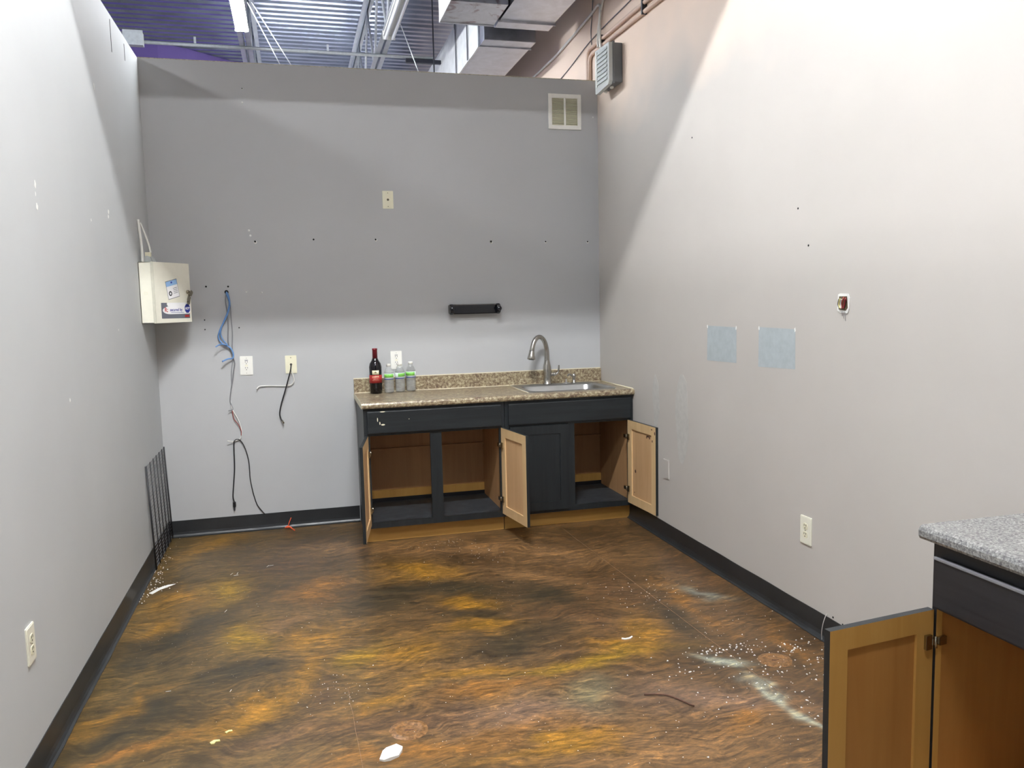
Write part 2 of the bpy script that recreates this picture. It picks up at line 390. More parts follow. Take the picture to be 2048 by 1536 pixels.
for j in range(NY + 1):
    row = []; cr = []
    for i in range(NX + 1):
        x, y = -0.01 + i * (3.108 / NX), 0.02 - j * st; row.append(bm.verts.new((x, y, 0)))
        p = Vector((x * 3.0, y * 3.0, 0.3))
        wx = x + 0.10 * noise.fractal(p, 0.8, 2.0, 4) + 0.03 * noise.noise(p * 5)
        wy = y + 0.10 * noise.fractal(p + Vector((9, 4, 2)), 0.8, 2.0, 4) + 0.03 * noise.noise(p * 5 + Vector((3, 3, 3)))
        n0 = noise.fractal(Vector((wx * 1.6 + wy * 0.5, wy * 2.6, 5.5)), 0.7, 2.0, 5)
        c = BASE.lerp(OLIVE, max(0, min(1, 0.75 - x / 2.6))) * (1.0 + 0.45 * n0)
        for cx, cy, a, b, e, f_, kc, kw in inv:
            dx, dy = wx - cx, wy - cy; q = (dx * a + dy * b) ** 2 + (dx * e + dy * f_) ** 2
            if q < 6:
                w = kw * math.exp(-q * 0.9); c = c.lerp(Vector(kc[:3]), w)
        cr.append((c.x, c.y, c.z, 1))
    grid.append(row); cols.append(cr)
for j in range(NY):
    for i in range(NX):
        f = bm.faces.new((grid[j][i], grid[j + 1][i], grid[j + 1][i + 1], grid[j][i + 1]))
        for l, (jj, ii) in zip(f.loops, ((j, i), (j + 1, i), (j + 1, i + 1), (j, i + 1))): l[lay] = cols[jj][ii]
floor = struct('floor', bm, M['floor'])
M['concrete'] = plain('grey_concrete', (120, 112, 104), 0.6)
struct('floor', box(BX(-8, 3.1, -9, -3.98, -0.12, -0.001), -8, -0.13, -3.98, 9, -0.12, -0.001), M['concrete'])
for nm, a, b in (('joint', (2.55, -0.62), (2.65, -3.9)), ('joint', (1.015, -2.53), (1.045, -3.9))):
    pts = []
    for k in range(25):
        u = k / 24; pts.append((a[0] + (b[0] - a[0]) * u + 0.006 * noise.noise(Vector((k * .7, 1, 0))), a[1] + (b[1] - a[1]) * u, 0.0004))
    tag(mk('floor_joint', TB(pts, 0.0010, 5, smooth=False), plain('joint_line', (146, 116, 88), 0.5, var=0.4, scale=40), floor), kind=None)
M['plug'] = plain('resin_coated_plug', (132, 96, 60), 0.3, var=0.55, scale=90, bump=0.8)
for cx, cy in ((1.208, -2.92), (2.766, -2.822)):
    b = bmesh.new(); rings = []
    for r_, z_ in ((0.0, 0.0008), (0.030, 0.001), (0.040, 0.002), (0.046, 0.0045), (0.053, 0.005), (0.060, 0.0025), (0.070, 0.0002)):
        rings.append([b.verts.new((cx + r_ * (1 + .10 * noise.noise(Vector((math.cos(j * PI / 24) * 2, math.sin(j * PI / 24) * 2, cx)))) * math.cos(j * PI / 24), cy + r_ * math.sin(j * PI / 24), z_ * (1 + .8 * noise.noise(Vector((j * .8, r_ * 90, cy)))) + .0003)) for j in range(48)])
    for l1, l2 in zip(rings, rings[1:]):
        for j in range(48): f = b.faces.new((l1[j], l1[(j + 1) % 48], l2[(j + 1) % 48], l2[j])); f.smooth = True
    bmesh.ops.remove_doubles(b, verts=b.verts[:], dist=1e-6)
    fc = mk('floor_plug', b, M['plug'], floor)
    mk('plug_slot', PR([(-.018, -.003), (.016, -.006), (.018, -.001), (-.014, .004)], (cx, cy, .0012), (1, 0, 0), (0, 1, 0), (0, 0, 1), .0006), M['wood_scrap'], fc)

struct('wall_left', BX(-0.12, 0, -9, 0.12, 0, H), M['wall_l'])
struct('wall_back', BX(0, W, 0, 0.12, 0, H), M['wall_b'])
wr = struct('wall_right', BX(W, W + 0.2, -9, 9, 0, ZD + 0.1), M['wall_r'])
struct('shadow_header', BX(0, W, -2.52, -2.50, 3.66, ZD), M['wall_b'])  # unseen header, added to block the rear lamps from the upper walls
struct('wall_far', BX(-8, W, 9, 9.2, 0, ZD + 0.1), M['far'])
struct('wall_side', BX(-8.2, -8, -9, 9.2, 0, ZD + 0.1), M['far'])
# angled purple partition seen over the top of the back wall
struct('wall_purple', PR([(-3.5, 5.62), (-0.62, 5.62), (-0.30, 5.80), (0.10, 6.16), (0.42, 6.40), (0.34, 6.50), (0.02, 6.26), (-0.36, 5.92), (-0.66, 5.74), (-3.5, 5.74)],
      (0, 0, 0), (1, 0, 0), (0, 1, 0), (0, 0, 1), ZD), M['purple'])
# top track of the partitions, slightly ragged board edge
M['track'] = plain('raw_board_edge', (178, 172, 150), 0.7, var=0.35, scale=60)
struct('trim_1', BX(0.0, W, 0.004, 0.12, H, H + 0.006), M['track'])
struct('trim_2', BX(-0.12, -0.004, -9, 0.12, H, H + 0.006), M['track'])

# roof deck: corrugated sheet, ribs running across the room
bm = bmesh.new(); prof = []; y = -9.0
while y < 9.1:
    prof += [(y, 0.0), (y + 0.060, 0.0), (y + 0.078, 0.042), (y + 0.134, 0.042)]; y += 0.1524
a = [bm.verts.new((-8.1, p, ZD + z)) for p, z in prof]; b = [bm.verts.new((W + 0.1, p, ZD + z)) for p, z in prof]
for i in range(len(a) - 1): bm.faces.new((a[i], a[i + 1], b[i + 1], b[i]))
a2 = [bm.verts.new((-8.1, q, ZD + 0.12)) for q in (prof[0][0], prof[-1][0])]; b2 = [bm.verts.new((W + 0.1, q, ZD + 0.12)) for q in (prof[0][0], prof[-1][0])]
bm.faces.new((a2[0], a2[1], b2[1], b2[0]))
struct('ceiling', bm, M['deck'])

# vinyl cove base: thin sheet with a curved toe, loose in places
def cove(name, a, b, nrm, wob=0.004):
    a, b, n = Vector(a), Vector(b), Vector(nrm); bm = bmesh.new(); L = (b - a).length; K = max(8, int(L / 0.08)); rings = []
    pr = [(0.0, 0.112), (0.003, 0.112), (0.004, 0.034), (0.007, 0.018), (0.013, 0.008), (0.022, 0.003), (0.022, 0.0), (0.0, 0.0)]
    for k in range(K + 1):
        c = a.lerp(b, k / K); w = wob * noise.noise(Vector((k * 0.35, a.x, 2))); ring = []
        for d, z in pr: ring.append(bm.verts.new(c + n * (d + (w if d > 0.008 else 0)) + Vector((0, 0, z + (w * 0.4 if z > 0.1 else 0)))))
        rings.append(ring)
    for r1, r2 in zip(rings, rings[1:]):
        for j in range(len(pr)): bm.faces.new((r1[j], r1[(j + 1) % len(pr)], r2[(j + 1) % len(pr)], r2[j]))
    bm.faces.new(rings[0]); bm.faces.new(rings[-1][::-1])
    return struct(name, bm, M['base'])
cove('baseboard_left', (0.0005, -4.6, 0.0005), (0.0005, -0.019, 0.0005), (1, 0, 0))
cove('baseboard_back', (0.0005, -0.0005, 0.0005), (1.262, -0.0005, 0.0005), (0, -1, 0))
cove('baseboard_right', (W - 0.0005, -3.94, 0.0005), (W - 0.0005, -0.548, 0.0005), (-1, 0, 0), 0.005)

# marks on the walls: screw holes, chips, unpainted patches (all thin, on the real wall)
WB = bpy.data.objects['wall_back']; WL = bpy.data.objects['wall_left']
for x, z, r, k in ((0.621, 2.943, .006, 'h'), (0.617, 2.857, .006, 'c'), (0.614, 2.034, .007, 'c'), (0.622, 2.000, .007, 'c'), (0.651, 1.958, .011, 'h'), (1.03, 1.971, .010, 'k'), (1.446, 1.970, .010, 'h'),
                   (2.265, 1.954, .012, 'h'), (2.674, 1.953, .009, 'h'), (2.999, 1.952, .009, 'h'), (0.327, 1.666, .010, 'k'), (0.465, 1.664, .010, 'k'), (0.576, 1.629, .006, 'c'), (0.675, 1.624, .006, 'c'),
                   (0.306, 1.447, .007, 'k'), (0.305, 1.384, .007, 'k'), (3.050, 2.850, .006, 'c'), (0.52, 1.39, .007, 'k')):
    if k in 'hc': mk('plaster_chip', LA([(0, 0), (r, 0), (r, -0.0008), (0, -0.0008)], x + r * .2, -0.0002, z - r * .4, 9, 'y'), M['chip'], WB)
    if k in 'hk': mk('screw_hole', LA([(0, 0), (r * .62, 0), (r * .62, -0.0012), (0, -0.0012)], x, -0.0002, z, 10, 'y'), M['black_hole'], WB)
def blotch(bm, cy, cz, ry, rz, x, dx, seed, n=18):
    poly = [(cy + ry * math.cos(2 * PI * i / n) * (1 + .5 * noise.noise(Vector((math.cos(2 * PI * i / n), math.sin(2 * PI * i / n), seed * 7)))), cz + rz * math.sin(2 * PI * i / n) * (1 + .3 * noise.noise(Vector((math.cos(2 * PI * i / n), math.sin(2 * PI * i / n), seed * 7 + 3))))) for i in range(n)]
    return prism(bm, poly, (x, 0, 0), (0, 1, 0), (0, 0, 1), (1 if dx > 0 else -1, 0, 0), abs(dx))
for y, z, ry, rz in ((-2.386, 1.985, .008, .014), (-2.384, 1.906, .010, .012), (-2.39, 1.95, .004, .008), (-1.562, 1.94, .006, .007), (-1.175, 2.020, .012, .012), (-1.185, 1.995, .011, .010), (-2.149, 1.174, .006, .008), (-1.135, 1.424, .006, .006), (-1.3, 2.6, .006, .02)):
    mk('plaster_chip', blotch(bmesh.new(), y, z, ry, rz, 0.0001, 0.0008, y), M['chip'], WL)
for y, z0, z1 in ((-0.80, 2.905, 3.075), (-0.425, 2.966, 3.06)):
    mk('wall_slot', BX(0.0001, 0.0009, y - .006, y + .006, z0, z1), M['black_hole'], WL)
for y0, y1, z0, z1, s in ((-1.950, -1.640, 1.178, 1.369, 1), (-2.462, -2.156, 1.180, 1.374, 2)):
    mk('unpainted_patch', PR([(y0, z0 + .004 * s), (y1, z0 - .002), (y1 - .003, z1), (y0 + .002, z1 - .002)], (W - .0001, 0, 0), (0, 1, 0), (0, 0, 1), (-1, 0, 0), .0006), M['patch'], wr)
    for yy in (y0 + .004, y1 - .004): mk('plaster_chip', blotch(bmesh.new(), yy, z1 - .005, .005, .010, W - .0008, -.0006, yy), M['chip'], wr)
mk('filler_patch', blotch(bmesh.new(), -1.335, .80, .085, .27, W - .0001, -.0005, 3), M['patch2'], wr)
mk('filler_patch', blotch(bmesh.new(), -0.98, .86, .05, .17, W - .0001, -.0005, 8), M['patch2'], wr)
for y, z in ((-2.467, 1.914), (-2.548, 1.744), (-2.765, .124), (-2.83, .116), (-1.46, 2.42)):
    mk('screw_hole', LA([(0, 0), (.005, 0), (.005, -.001), (0, -.001)], W, y, z, 8, 'x'), M['black_hole'], wr)

# ------------------------------------------------------------ roof structure above the partitions
def joist(x, label):
    t_ = thing('bar_joist', (x, 0, 4.0), label, 'steel joist', 'bar joists under the roof deck')
    b = bmesh.new()
    for s in (-1, 1): box(b, x + s * .012 - (.044 if s < 0 else 0), x + s * .012 + (.044 if s > 0 else 0), -9, 9, 4.000, 4.005); box(b, x + s * .012 - .002, x + s * .012 + .002, -9, 9, 4.0, 4.045)
    mk('bottom_chord', b, M['joist'], t_)
    b = bmesh.new()
    for s in (-1, 1): box(b, x + s * .012 - (.045 if s < 0 else 0), x + s * .012 + (.045 if s > 0 else 0), -9, 9, ZD - .005, ZD - .0005); box(b, x + s * .012 - .002, x + s * .012 + .002, -9, 9, ZD - .05, ZD)
    mk('top_chord', b, M['joist'], t_)
    y = -8.7; k = 0
    while y < 8.6:
        z0, z1 = (4.03, ZD - .03) if k % 2 == 0 else (ZD - .03, 4.03)
        mk('web_bar', TB([(x, y, z0), (x, y + .60, z1)], .013, 8, smooth=False), M['joist'], t_); y += .60; k += 1
    return t_
joist(0.555, 'white steel bar joist carrying the lit strip light')
joist(1.835, 'white steel bar joist with an unlit strip light, left of the ductwork')

def strip(x, y0, y1, z, tubes, lit, label, along='y', group=None):
    def Bx(b, a0, a1, c0, c1, d0, d1, **k):        # a across, c along
        return box(b, a0, a1, c0, c1, d0, d1, **k) if along == 'y' else box(b, c0, c1, a0, a1, d0, d1, **k)
    base = (x, (y0 + y1) / 2, z) if along == 'y' else ((y0 + y1) / 2, x, z)
    t_ = thing('strip_light', base, label, 'light fixture', group)
    wd_ = 2.1 if tubes == 3 else 1.0
    poly = [(p * wd_, q) for p, q in ((-.030, 0), (.030, 0), (.054, -.030), (.054, -.048), (-.054, -.048), (-.054, -.030))]
    if along == 'y': b = PR(poly, (x, y0, z), (1, 0, 0), (0, 0, 1), (0, 1, 0), y1 - y0)
    else: b = PR(poly, (y0, x, z), (0, 1, 0), (0, 0, 1), (1, 0, 0), y1 - y0)
    mk('housing', b, M['white'], t_)
    for c in (y0 + .001, y1 - .013):
        mk('end_cap', Bx(bmesh.new(), x - .056 * wd_, x + .056 * wd_, c, c + .012, z - .074, z + .001), M['white'], t_)
    offs = ((-.032, .032) if tubes == 2 else (-.085, .085)) if tubes >= 2 else (0.0,)
    for o_ in offs:
        L = y1 - y0 - .05
        b = bmesh.new(); P = [(x + o_, y0 + .025, z - .066), (x + o_, y1 - .025, z - .066)]
        if along == 'x': P = [(p[1], p[0], p[2]) for p in P]
        tube(b, P, .016, 12, smooth=False); mk('lamp_tube', b, M[lit], t_)
    return t_
strip(0.555, 0.02, 2.01, 3.998, 2, 'tube_near', 'lit fluorescent strip light under the joist above the purple wall')
strip(1.835, -0.42, 1.99, 3.998, 2, 'tube_off', 'unlit white fluorescent strip light left of the ductwork')
strip(-3.60, 0.61, 1.78, 4.716, 2, 'tube_main', 'lit short strip light between the joists behind the added header, nearer one', 'x')
strip(-5.40, 0.61, 1.78, 4.631, 1, 'tube_high', 'lit short strip light between the joists behind the added header, farther one', 'x')
for k, (ya, yb) in enumerate(((-6.0, -3.6), (-3.4, -1.0), (-0.8, 1.6), (1.8, 4.2))):
    strip(-1.68, ya, yb, 3.93, 3, 'tube_side', 'lit strip light over the next room, beyond the left wall', 'y', 'strip lights over the next room')

for ya, yb in ((3.2, 5.5),):  # unseen lamp, added to brighten the purple wall and the deck
    strip(-3.4, ya, yb, 3.93, 2, 'tube_fill', 'hidden fill strip light added far left in front of the purple wall', 'y')
strip(1.2, 3.65, 5.9, 3.93, 2, 'tube_fill', 'hidden fill strip light added between the joists beyond the back wall', 'y')  # unseen lamp, added to brighten the upper right wall, duct and deck
strip(6.6, -3.0, .4, 3.93, 2, 'tube_fill', 'hidden fill strip light added at the far end beyond the back wall, left one', 'x')  # unseen lamp, added to brighten the far wall that the deck reflects
strip(6.9, .6, 2.3, 3.93, 2, 'tube_fill', 'hidden fill strip light added at the far end beyond the back wall, right one', 'x')  # its pair, also unseen and added for the deck's brightness
# bridging pipe with clamp box, straps and wires
t_ = thing('bridging_pipe', (0.6, 2.68, 3.985), 'thin white pipe running across under the joists', 'pipe')
mk('pipe', TB([(-.62, 2.68, 3.985), (2.36, 2.68, 3.985)], .016, 12, smooth=False), M['pipe'], t_)
for x in (.10, 1.32): mk('pipe_clip', BX(x - .01, x + .01, 2.672, 2.688, 3.98, 4.06), M['pipe'], t_)
t_ = thing('junction_box', (-.42, 2.60, 3.93), 'grey metal junction box at the left end of the ceiling pipe', 'junction box')
mk('box_body', BX(-.50, -.34, 2.57, 2.66, 3.93, 4.05, bev=.006), M['grey_p'], t_); mk('box_cover', BX(-.505, -.335, 2.560, 2.570, 3.925, 4.055), M['pipe'], t_)
tag(mk('duct_support_channel', BX(2.08, 2.62, 2.66, 2.70, 3.93, 3.965), M['dark_m'], base=(2.35, 2.68, 3.93)), 'short black steel channel under the duct near its far end', 'support channel')
for a, b, lab in (((.628, 1.448, 3.995), (.874, .06, H + .006), 'left one of two hanging wires tied to the wall top'), ((.66, 1.442, 3.995), (.947, .06, H + .006), 'right one of two hanging wires tied to the wall top'),
                  ((1.90, 1.711, 3.995), (1.797, .06, H + .006), 'single hanging wire right of the unlit strip light')):
    tag(mk('hanger_wire', TB([a, b], .0035, 6, smooth=False), M['pipe'], base=b), 'thin white ' + lab, 'wire')
tag(mk('hanger_wire', TB([(2.05, .9, ZD), (2.44, 1.95, 4.03)], .0045, 6, smooth=False), M['pipe'], base=(2.44, 1.95, 4.03)), 'thin white wire slanting down to the top of the far duct', 'wire')
tag(mk('duct_strap', BX(2.231, 2.243, 1.95, 1.953, 3.56, ZD), M['dark_m'], base=(2.237, 1.95, ZD)), 'dark flat strap hanging left of the far duct', 'strap')

# ductwork, all along the right wall at 3.6 m
t_ = thing('duct', (2.66, .9, 3.60), 'galvanised rectangular air duct running along the right wall above the partition', 'air duct')
b = BX(2.455, 2.875, -2.48, .34, 3.60, 4.05); mk('near_section', b, M['galv'], t_)
b = BX(2.448, 2.882, .342, .49, 3.594, 4.056, bev=.004); box(b, 2.44, 2.89, .335, .345, 3.586, 4.064); mk('flange', b, M['galv'], t_)
mk('recessed_section', BX(2.475, 2.855, .49, .79, 3.72, 4.03), M['dark_m'], t_)
b = BX(2.44, 2.87, .79, .945, 3.598, 4.052, bev=.004); box(b, 2.432, 2.878, .945, .957, 3.590, 4.060); mk('flange', b, M['galv'], t_)
b = bmesh.new(); box(b, 2.445, 2.87, .957, 6.5, 3.604, 4.048); mk('far_section', b, M['galv'], t_)
b = bmesh.new(); n_ = 26
vs = [[bm_v for bm_v in (b.verts.new((2.436 + .006 * noise.noise(Vector((i * .5, j, 3))), .99 + i * .21, 3.60 + j * .0775)) for j in range(7))] for i in range(n_)]
for i in range(n_ - 1):
    for j in range(6): b.faces.new((vs[i][j], vs[i + 1][j], vs[i + 1][j + 1], vs[i][j + 1]))
back = bmesh.ops.extrude_face_region(b, geom=b.faces[:])
bmesh.ops.translate(b, verts=[v for v in back['geom'] if isinstance(v, bmesh.types.BMVert)], vec=(.014, 0, 0))
mk('insulation_jacket', b, M['duct_w'], t_)
for y in (1.35, 1.85): mk('strap', BX(2.424, 2.428, y, y + .025, 3.60, 4.06), M['dark_m'], t_)
bo = thing('duct_branch', (2.24, .25, 3.60), 'stained galvanised branch box on the left of the near duct', 'air duct')
mk('box_body', BX(2.03, 2.439, .03, .469, 3.602, 4.02), M['galv_s'], bo)
mk('seam', BX(2.024, 2.03, .02, .475, 3.598, 4.03), M['duct_w'], bo); mk('seam', BX(2.03, 2.439, .458, .475, 3.596, 3.602), M['galv'], bo)

# pipes and cables on the right wall up at the partition top
X_ = W
t_ = thing('conduit_pair', (X_ - .02, 0, 3.33), 'two peach painted conduits along the right wall, turning down behind the grey enclosure', 'conduit')
mk('conduit', TB([(X_ - .016, .100, 2.55), (X_ - .016, .150, 2.55), (X_ - .016, .150, 3.30), (X_ - .016, .142, 3.345), (X_ - .016, .10, 3.358), (X_ - .016, -.5, 3.356), (X_ - .016, -3.0, 3.34)][1:], .014, 10, smooth=False), M['peachpipe'], t_)
mk('conduit', TB([(X_ - .016, .098+.06-.05, 3.11), (X_ - .016, .108, 3.27), (X_ - .016, .09, 3.30), (X_ - .016, .05, 3.312), (X_ - .016, -.5, 3.305), (X_ - .016, -3.0, 3.27)], .014, 10, smooth=False), M['peachpipe'], t_)
for y in (-.86, -.15): mk('pipe_clip', BX(X_ - .034, X_ - .001, y - .008, y + .008, 3.285, 3.380), M['dark_m'], t_)
tag(mk('cable_run', TB([(X_ - .012, 3.0, 3.60), (X_ - .012, 1.8, 3.545), (X_ - .012, 1.0, 3.54), (X_ - .012, .55, 3.56), (X_ - .012, .2, 3.585), (X_ - .012, .03, 3.60), (X_ - .014, -.05, 3.61), (X_ - .016, -.10, 3.60), (X_ - .02, -.125, 3.56), (X_ - .03, -.14, 3.45), (X_ - .04, -.17, 3.32), (X_ - .04, -.19, 3.26)], .0095, 8), M['whitec'], base=(X_ - .04, -.19, 3.26)),
    'thick pale cable climbing the right wall and looping down to the grey enclosure', 'cable')
tag(mk('cable_run', TB([(X_ - .012, -.9, 3.72), (X_ - .012, -.4, 3.66), (X_ - .012, -.2, 3.63), (X_ - .014, -.13, 3.56), (X_ - .02, -.09, 3.45), (X_ - .03, -.10, 3.36), (X_ - .04, -.13, 3.30)], .0085, 8), M['whitec'], base=(X_ - .04, -.13, 3.30)),
    'second pale cable curving down beside the first to the grey enclosure', 'cable')
tag(mk('surface_wire', TB([(X_ - .006, 2.2, 3.30), (X_ - .006, .9, 3.325), (X_ - .006, .1, 3.42), (X_ - .006, -.6, 3.45), (X_ - .006, -1.2, 3.48)], .0035, 6), M['wire_g'], base=(X_ - .006, .9, 3.325)), 'thin wire stapled along the right wall above the conduits', 'wire')
tag(mk('surface_wire', TB([(X_ - .006, .08, 3.35), (X_ - .006, .10, 3.48), (X_ - .006, .07, 3.60), (X_ - .006, .04, 3.80)], .0035, 6), M['wire_g'], base=(X_ - .006, .08, 3.35)), 'thin dark upright wire on the right wall left of the pale cables', 'wire')

# grey louvred enclosure on the right wall
t_ = thing('louvred_enclosure', (X_ - .001, -.35, 2.97), 'grey plastic enclosure with a louvred front, high on the right wall', 'electrical box')
mk('back_box', BX(X_ - .062, X_ - .001, -.475, -.222, 2.975, 3.232, bev=.006), M['grey_d'], t_)
mk('rim', BX(X_ - .074, X_ - .058, -.482, -.214, 2.965, 3.240, bev=.004), M['grey_d'], t_)
b = bmesh.new()
prism(b, [(-.478, 2.985), (-.46, 2.962), (-.24, 2.945), (-.222, 2.955), (-.222, 3.24), (-.478, 3.232)], (X_ - .074, 0, 0), (0, 1, 0), (0, 0, 1), (-1, 0, 0), .026)
c_ = mk('cover', b, M['grey_p'], t_)
for k in range(8):
    z = 3.000 + k * .028
    mk('louvre', PR([(0, 0), (.010, -.002), (.002, .020)], (X_ - .099, -.450, z), (-1, 0, 0), (0, 0, 1), (0, 1, 0), .18), M['grey_p'], c_)
mk('hinge_rib', BX(X_ - .106, X_ - .098, -.262, -.246, 2.99, 3.225, bev=.002), M['white'], c_)
for y in (-.29, -.40): mk('cable_gland', LA([(.009, 0), (.009, -.012), (.013, -.014), (.013, -.026), (.006, -.030)], X_ - .05, y, 2.978, 12), M['whitec'], t_)

# ------------------------------------------------------------ wall fittings
t_ = thing('vent_grille', (2.835, -.001, 2.876), 'white two-panel louvred return air grille high on the back wall', 'air vent')
x0, x1, z0, z1 = 2.709, 2.958, 2.752, 3.001
b = bmesh.new(); box(b, x0, x1, -.012, -.001, z1 - .030, z1, bev=.003); box(b, x0, x1, -.012, -.001, z0, z0 + .030, bev=.003)
box(b, x0, x0 + .028, -.0118, -.001, z0 + .0295, z1 - .0295, bev=.0015); box(b, x1 - .028, x1, -.0118, -.001, z0 + .0295, z1 - .0295, bev=.0015); box(b, (x0 + x1) / 2 - .007, (x0 + x1) / 2 + .007, -.011, -.001, z0 + .02, z1 - .02)
mk('frame', b, M['white'], t_)
mk('backing', BX(x0 + .02, x1 - .02, -.0025, -.001, z0 + .02, z1 - .02), plain('vent_shadow_grey', (172, 172, 160), 0.7), t_)
for xa, xb in ((x0 + .028, (x0 + x1) / 2 - .007), ((x0 + x1) / 2 + .007, x1 - .028)):
    b = bmesh.new()
    for k in range(20): prism(b, [(0, 0), (.0085, -.006), (.0085, -.0045), (0, .0015)], (xa, -.0025, z0 + .036 + k * .0096), (0, -1, 0), (0, 0, 1), (1, 0, 0), xb - xa)
    mk('louvre_panel', b, M['ivory'], t_)

def frame_of(wall, a, z):
    if wall == 'b': return Vector((a, -.0005, z)), Vector((1, 0, 0)), Vector((0, -1, 0))
    if wall == 'r': return Vector((W - .0005, a, z)), Vector((0, -1, 0)), Vector((-1, 0, 0))
    return Vector((.0005, a, z)), Vector((0, 1, 0)), Vector((1, 0, 0))
UP = Vector((0, 0, 1))
def plate(wall, a, z, w, h, kind, name, label, mat='white', tilt=0.0, cat='outlet'):
    o, U, N = frame_of(wall, a, z); t_ = thing(name, o, label, cat)
    c, s = math.cos(tilt), math.sin(tilt); U2, V2 = U * c + UP * s, UP * c - U * s
    R = lambda pts, d0, d1: PR(pts, o + N * d0, U2, V2, N, d1 - d0)
    b = R(rrect(-w / 2, w / 2, -h / 2, h / 2, .004, 3), 0, .004); prism(b, rrect(-w / 2 + .004, w / 2 - .004, -h / 2 + .004, h / 2 - .004, .003, 3), o + N * .004, U2, V2, N, .0018)
    mk('cover_plate', b, M[mat], t_)
    def slots(cz, par, d):
        for q in (-.0065, .0065): mk('slot', R([(q - .0013, cz + .001), (q + .0013, cz + .001), (q + .0013, cz + .010), (q - .0013, cz + .010)], d, d + .0006), M['black_hole'], par)
        mk('slot', R([(.0028 * math.cos(i), cz - .007 + .0028 * math.sin(i)) for i in (0, .8, 1.6, 2.4, 3.2, 4, 4.8, 5.5)], d, d + .0006), M['black_hole'], par)
    if kind == 'duplex':
        for cz in (.0195, -.0195):
            r_ = mk('receptacle', R(rrect(-.0165, .0165, cz - .014, cz + .014, .010, 4), .0058, .0075), M['ivory' if mat == 'cream' else mat], t_); slots(cz, r_, .0076)
        mk('screw', R([(.0025 * math.cos(i), .0025 * math.sin(i)) for i in (0, 1, 2, 3, 4, 5)], .0058, .007), M['chrome'], t_)
    if kind == 'gfci':
        r_ = mk('receptacle', R(rrect(-.0165, .0165, -.033, .033, .002, 2), .0058, .0085), M[mat], t_); slots(.020, r_, .0086); slots(-.020, r_, .0086)
        mk('test_button', R([(-.010, .0335), (.010, .0335), (.010, .0375), (-.010, .0375)], .0058, .0075), M['ink_g'], t_)
        for cz in (.0025, -.0045): mk('reset_button', R([(-.009, cz - .001), (.009, cz - .001), (.009, cz + .003), (-.009, cz + .003)], .0086, .0096), M['ivory'], t_)
        for cz in (.050, -.050): mk('screw', R([(.002 * math.cos(i), cz + .002 * math.sin(i)) for i in (0, 1, 2, 3, 4, 5)], .0058, .0064), M['chrome'], t_)
    if kind == 'coax':
        b = bmesh.new(); prism(b, [(.0085 * math.cos(PI / 3 * i), .0085 * math.sin(PI / 3 * i)) for i in range(6)], o + N * .0058, U2, V2, N, .003); prism(b, [(.0045 * math.cos(PI / 5 * i), .0045 * math.sin(PI / 5 * i)) for i in range(10)], o + N * .0088, U2, V2, N, .008)
        mk('connector', b, M['chrome'], t_)
        for cz in (.046, -.046): mk('screw', R([(.003 * math.cos(i), cz + .003 * math.sin(i)) for i in (0, 1, 2, 3, 4, 5)], .0058, .0066), M['chrome'], t_)
    return t_
plate('b', 1.540, 2.240, .074, .120, 'coax', 'cable_plate', 'ivory cable wall plate alone near the middle of the back wall, above the towel holder', 'ivory', cat='wall plate')
plate('b', .553, 1.135, .082, .128, 'gfci', 'power_outlet', 'white outlet on the back wall left of the plate with dangling cables', 'white', -.02)
plate('b', .842, 1.131, .075, .122, 'coax', 'cable_plate', 'ivory wall plate with black and white cables hanging from it', 'ivory', cat='wall plate')
plate('b', 1.558, 1.132, .078, .128, 'gfci', 'power_outlet', 'white outlet behind the water bottles above the worktop', 'white')
plate('l', -2.850, .456, .078, .126, 'duplex', 'power_outlet', 'white outlet low on the left wall', 'cream')
plate('r', -2.566, .459, .082, .130, 'duplex', 'power_outlet', 'white outlet low on the right wall', 'cream')
plate('r', -1.127, .458, .080, .122, 'blank', 'blank_plate', 'painted-over blank plate on the right wall beside the open cabinet door', 'wall_r', .02, cat='wall plate')

# open junction box with torn plaster and wires on the right wall
t_ = thing('open_wall_box', (W - .0005, -2.795, 1.49), 'torn open wall box with bare coloured wires on the right wall', 'junction box')
poly = [(-.038, -.030), (-.034, .036), (-.022, .040), (.030, .038), (.039, .020), (.036, -.022), (.028, -.042), (-.020, -.040)]
mk('plaster_rim', PR(poly, (W - .0006, -2.795, 1.49), (0, -1, 0), (0, 0, 1), (-1, 0, 0), .003), M['chip'], t_)
mk('box_opening', PR([(-.028, -.026), (-.026, .028), (.024, .028), (.030, -.020), (.018, -.032)], (W - .0037, -2.795, 1.49), (0, -1, 0), (0, 0, 1), (-1, 0, 0), .0008), plain('box_inside', (96, 84, 64), 0.7, var=.4, scale=120), t_)
for k, (c_, q) in enumerate((('redc', .005), ('redc', .018), ('yel', -.015), ('black_r', -.020), ('foil', .022), ('whitec', -.004))):
    mk('wire_end', TB([(W - .004, -2.795 - q, 1.515 - .004 * k), (W - .014, -2.795 - q - .006, 1.505), (W - .010, -2.795 - q + .004, 1.484), (W - .012, -2.795 - q * .6, 1.468)], .0026, 6), M[c_], t_)
for q in (-.006, .004, .014): mk('wire_strand', TB([(W - .005, -2.795 - q, 1.455), (W - .003, -2.795 - q - .002, 1.43 - q)], .0008, 5), M['greyc'], t_)

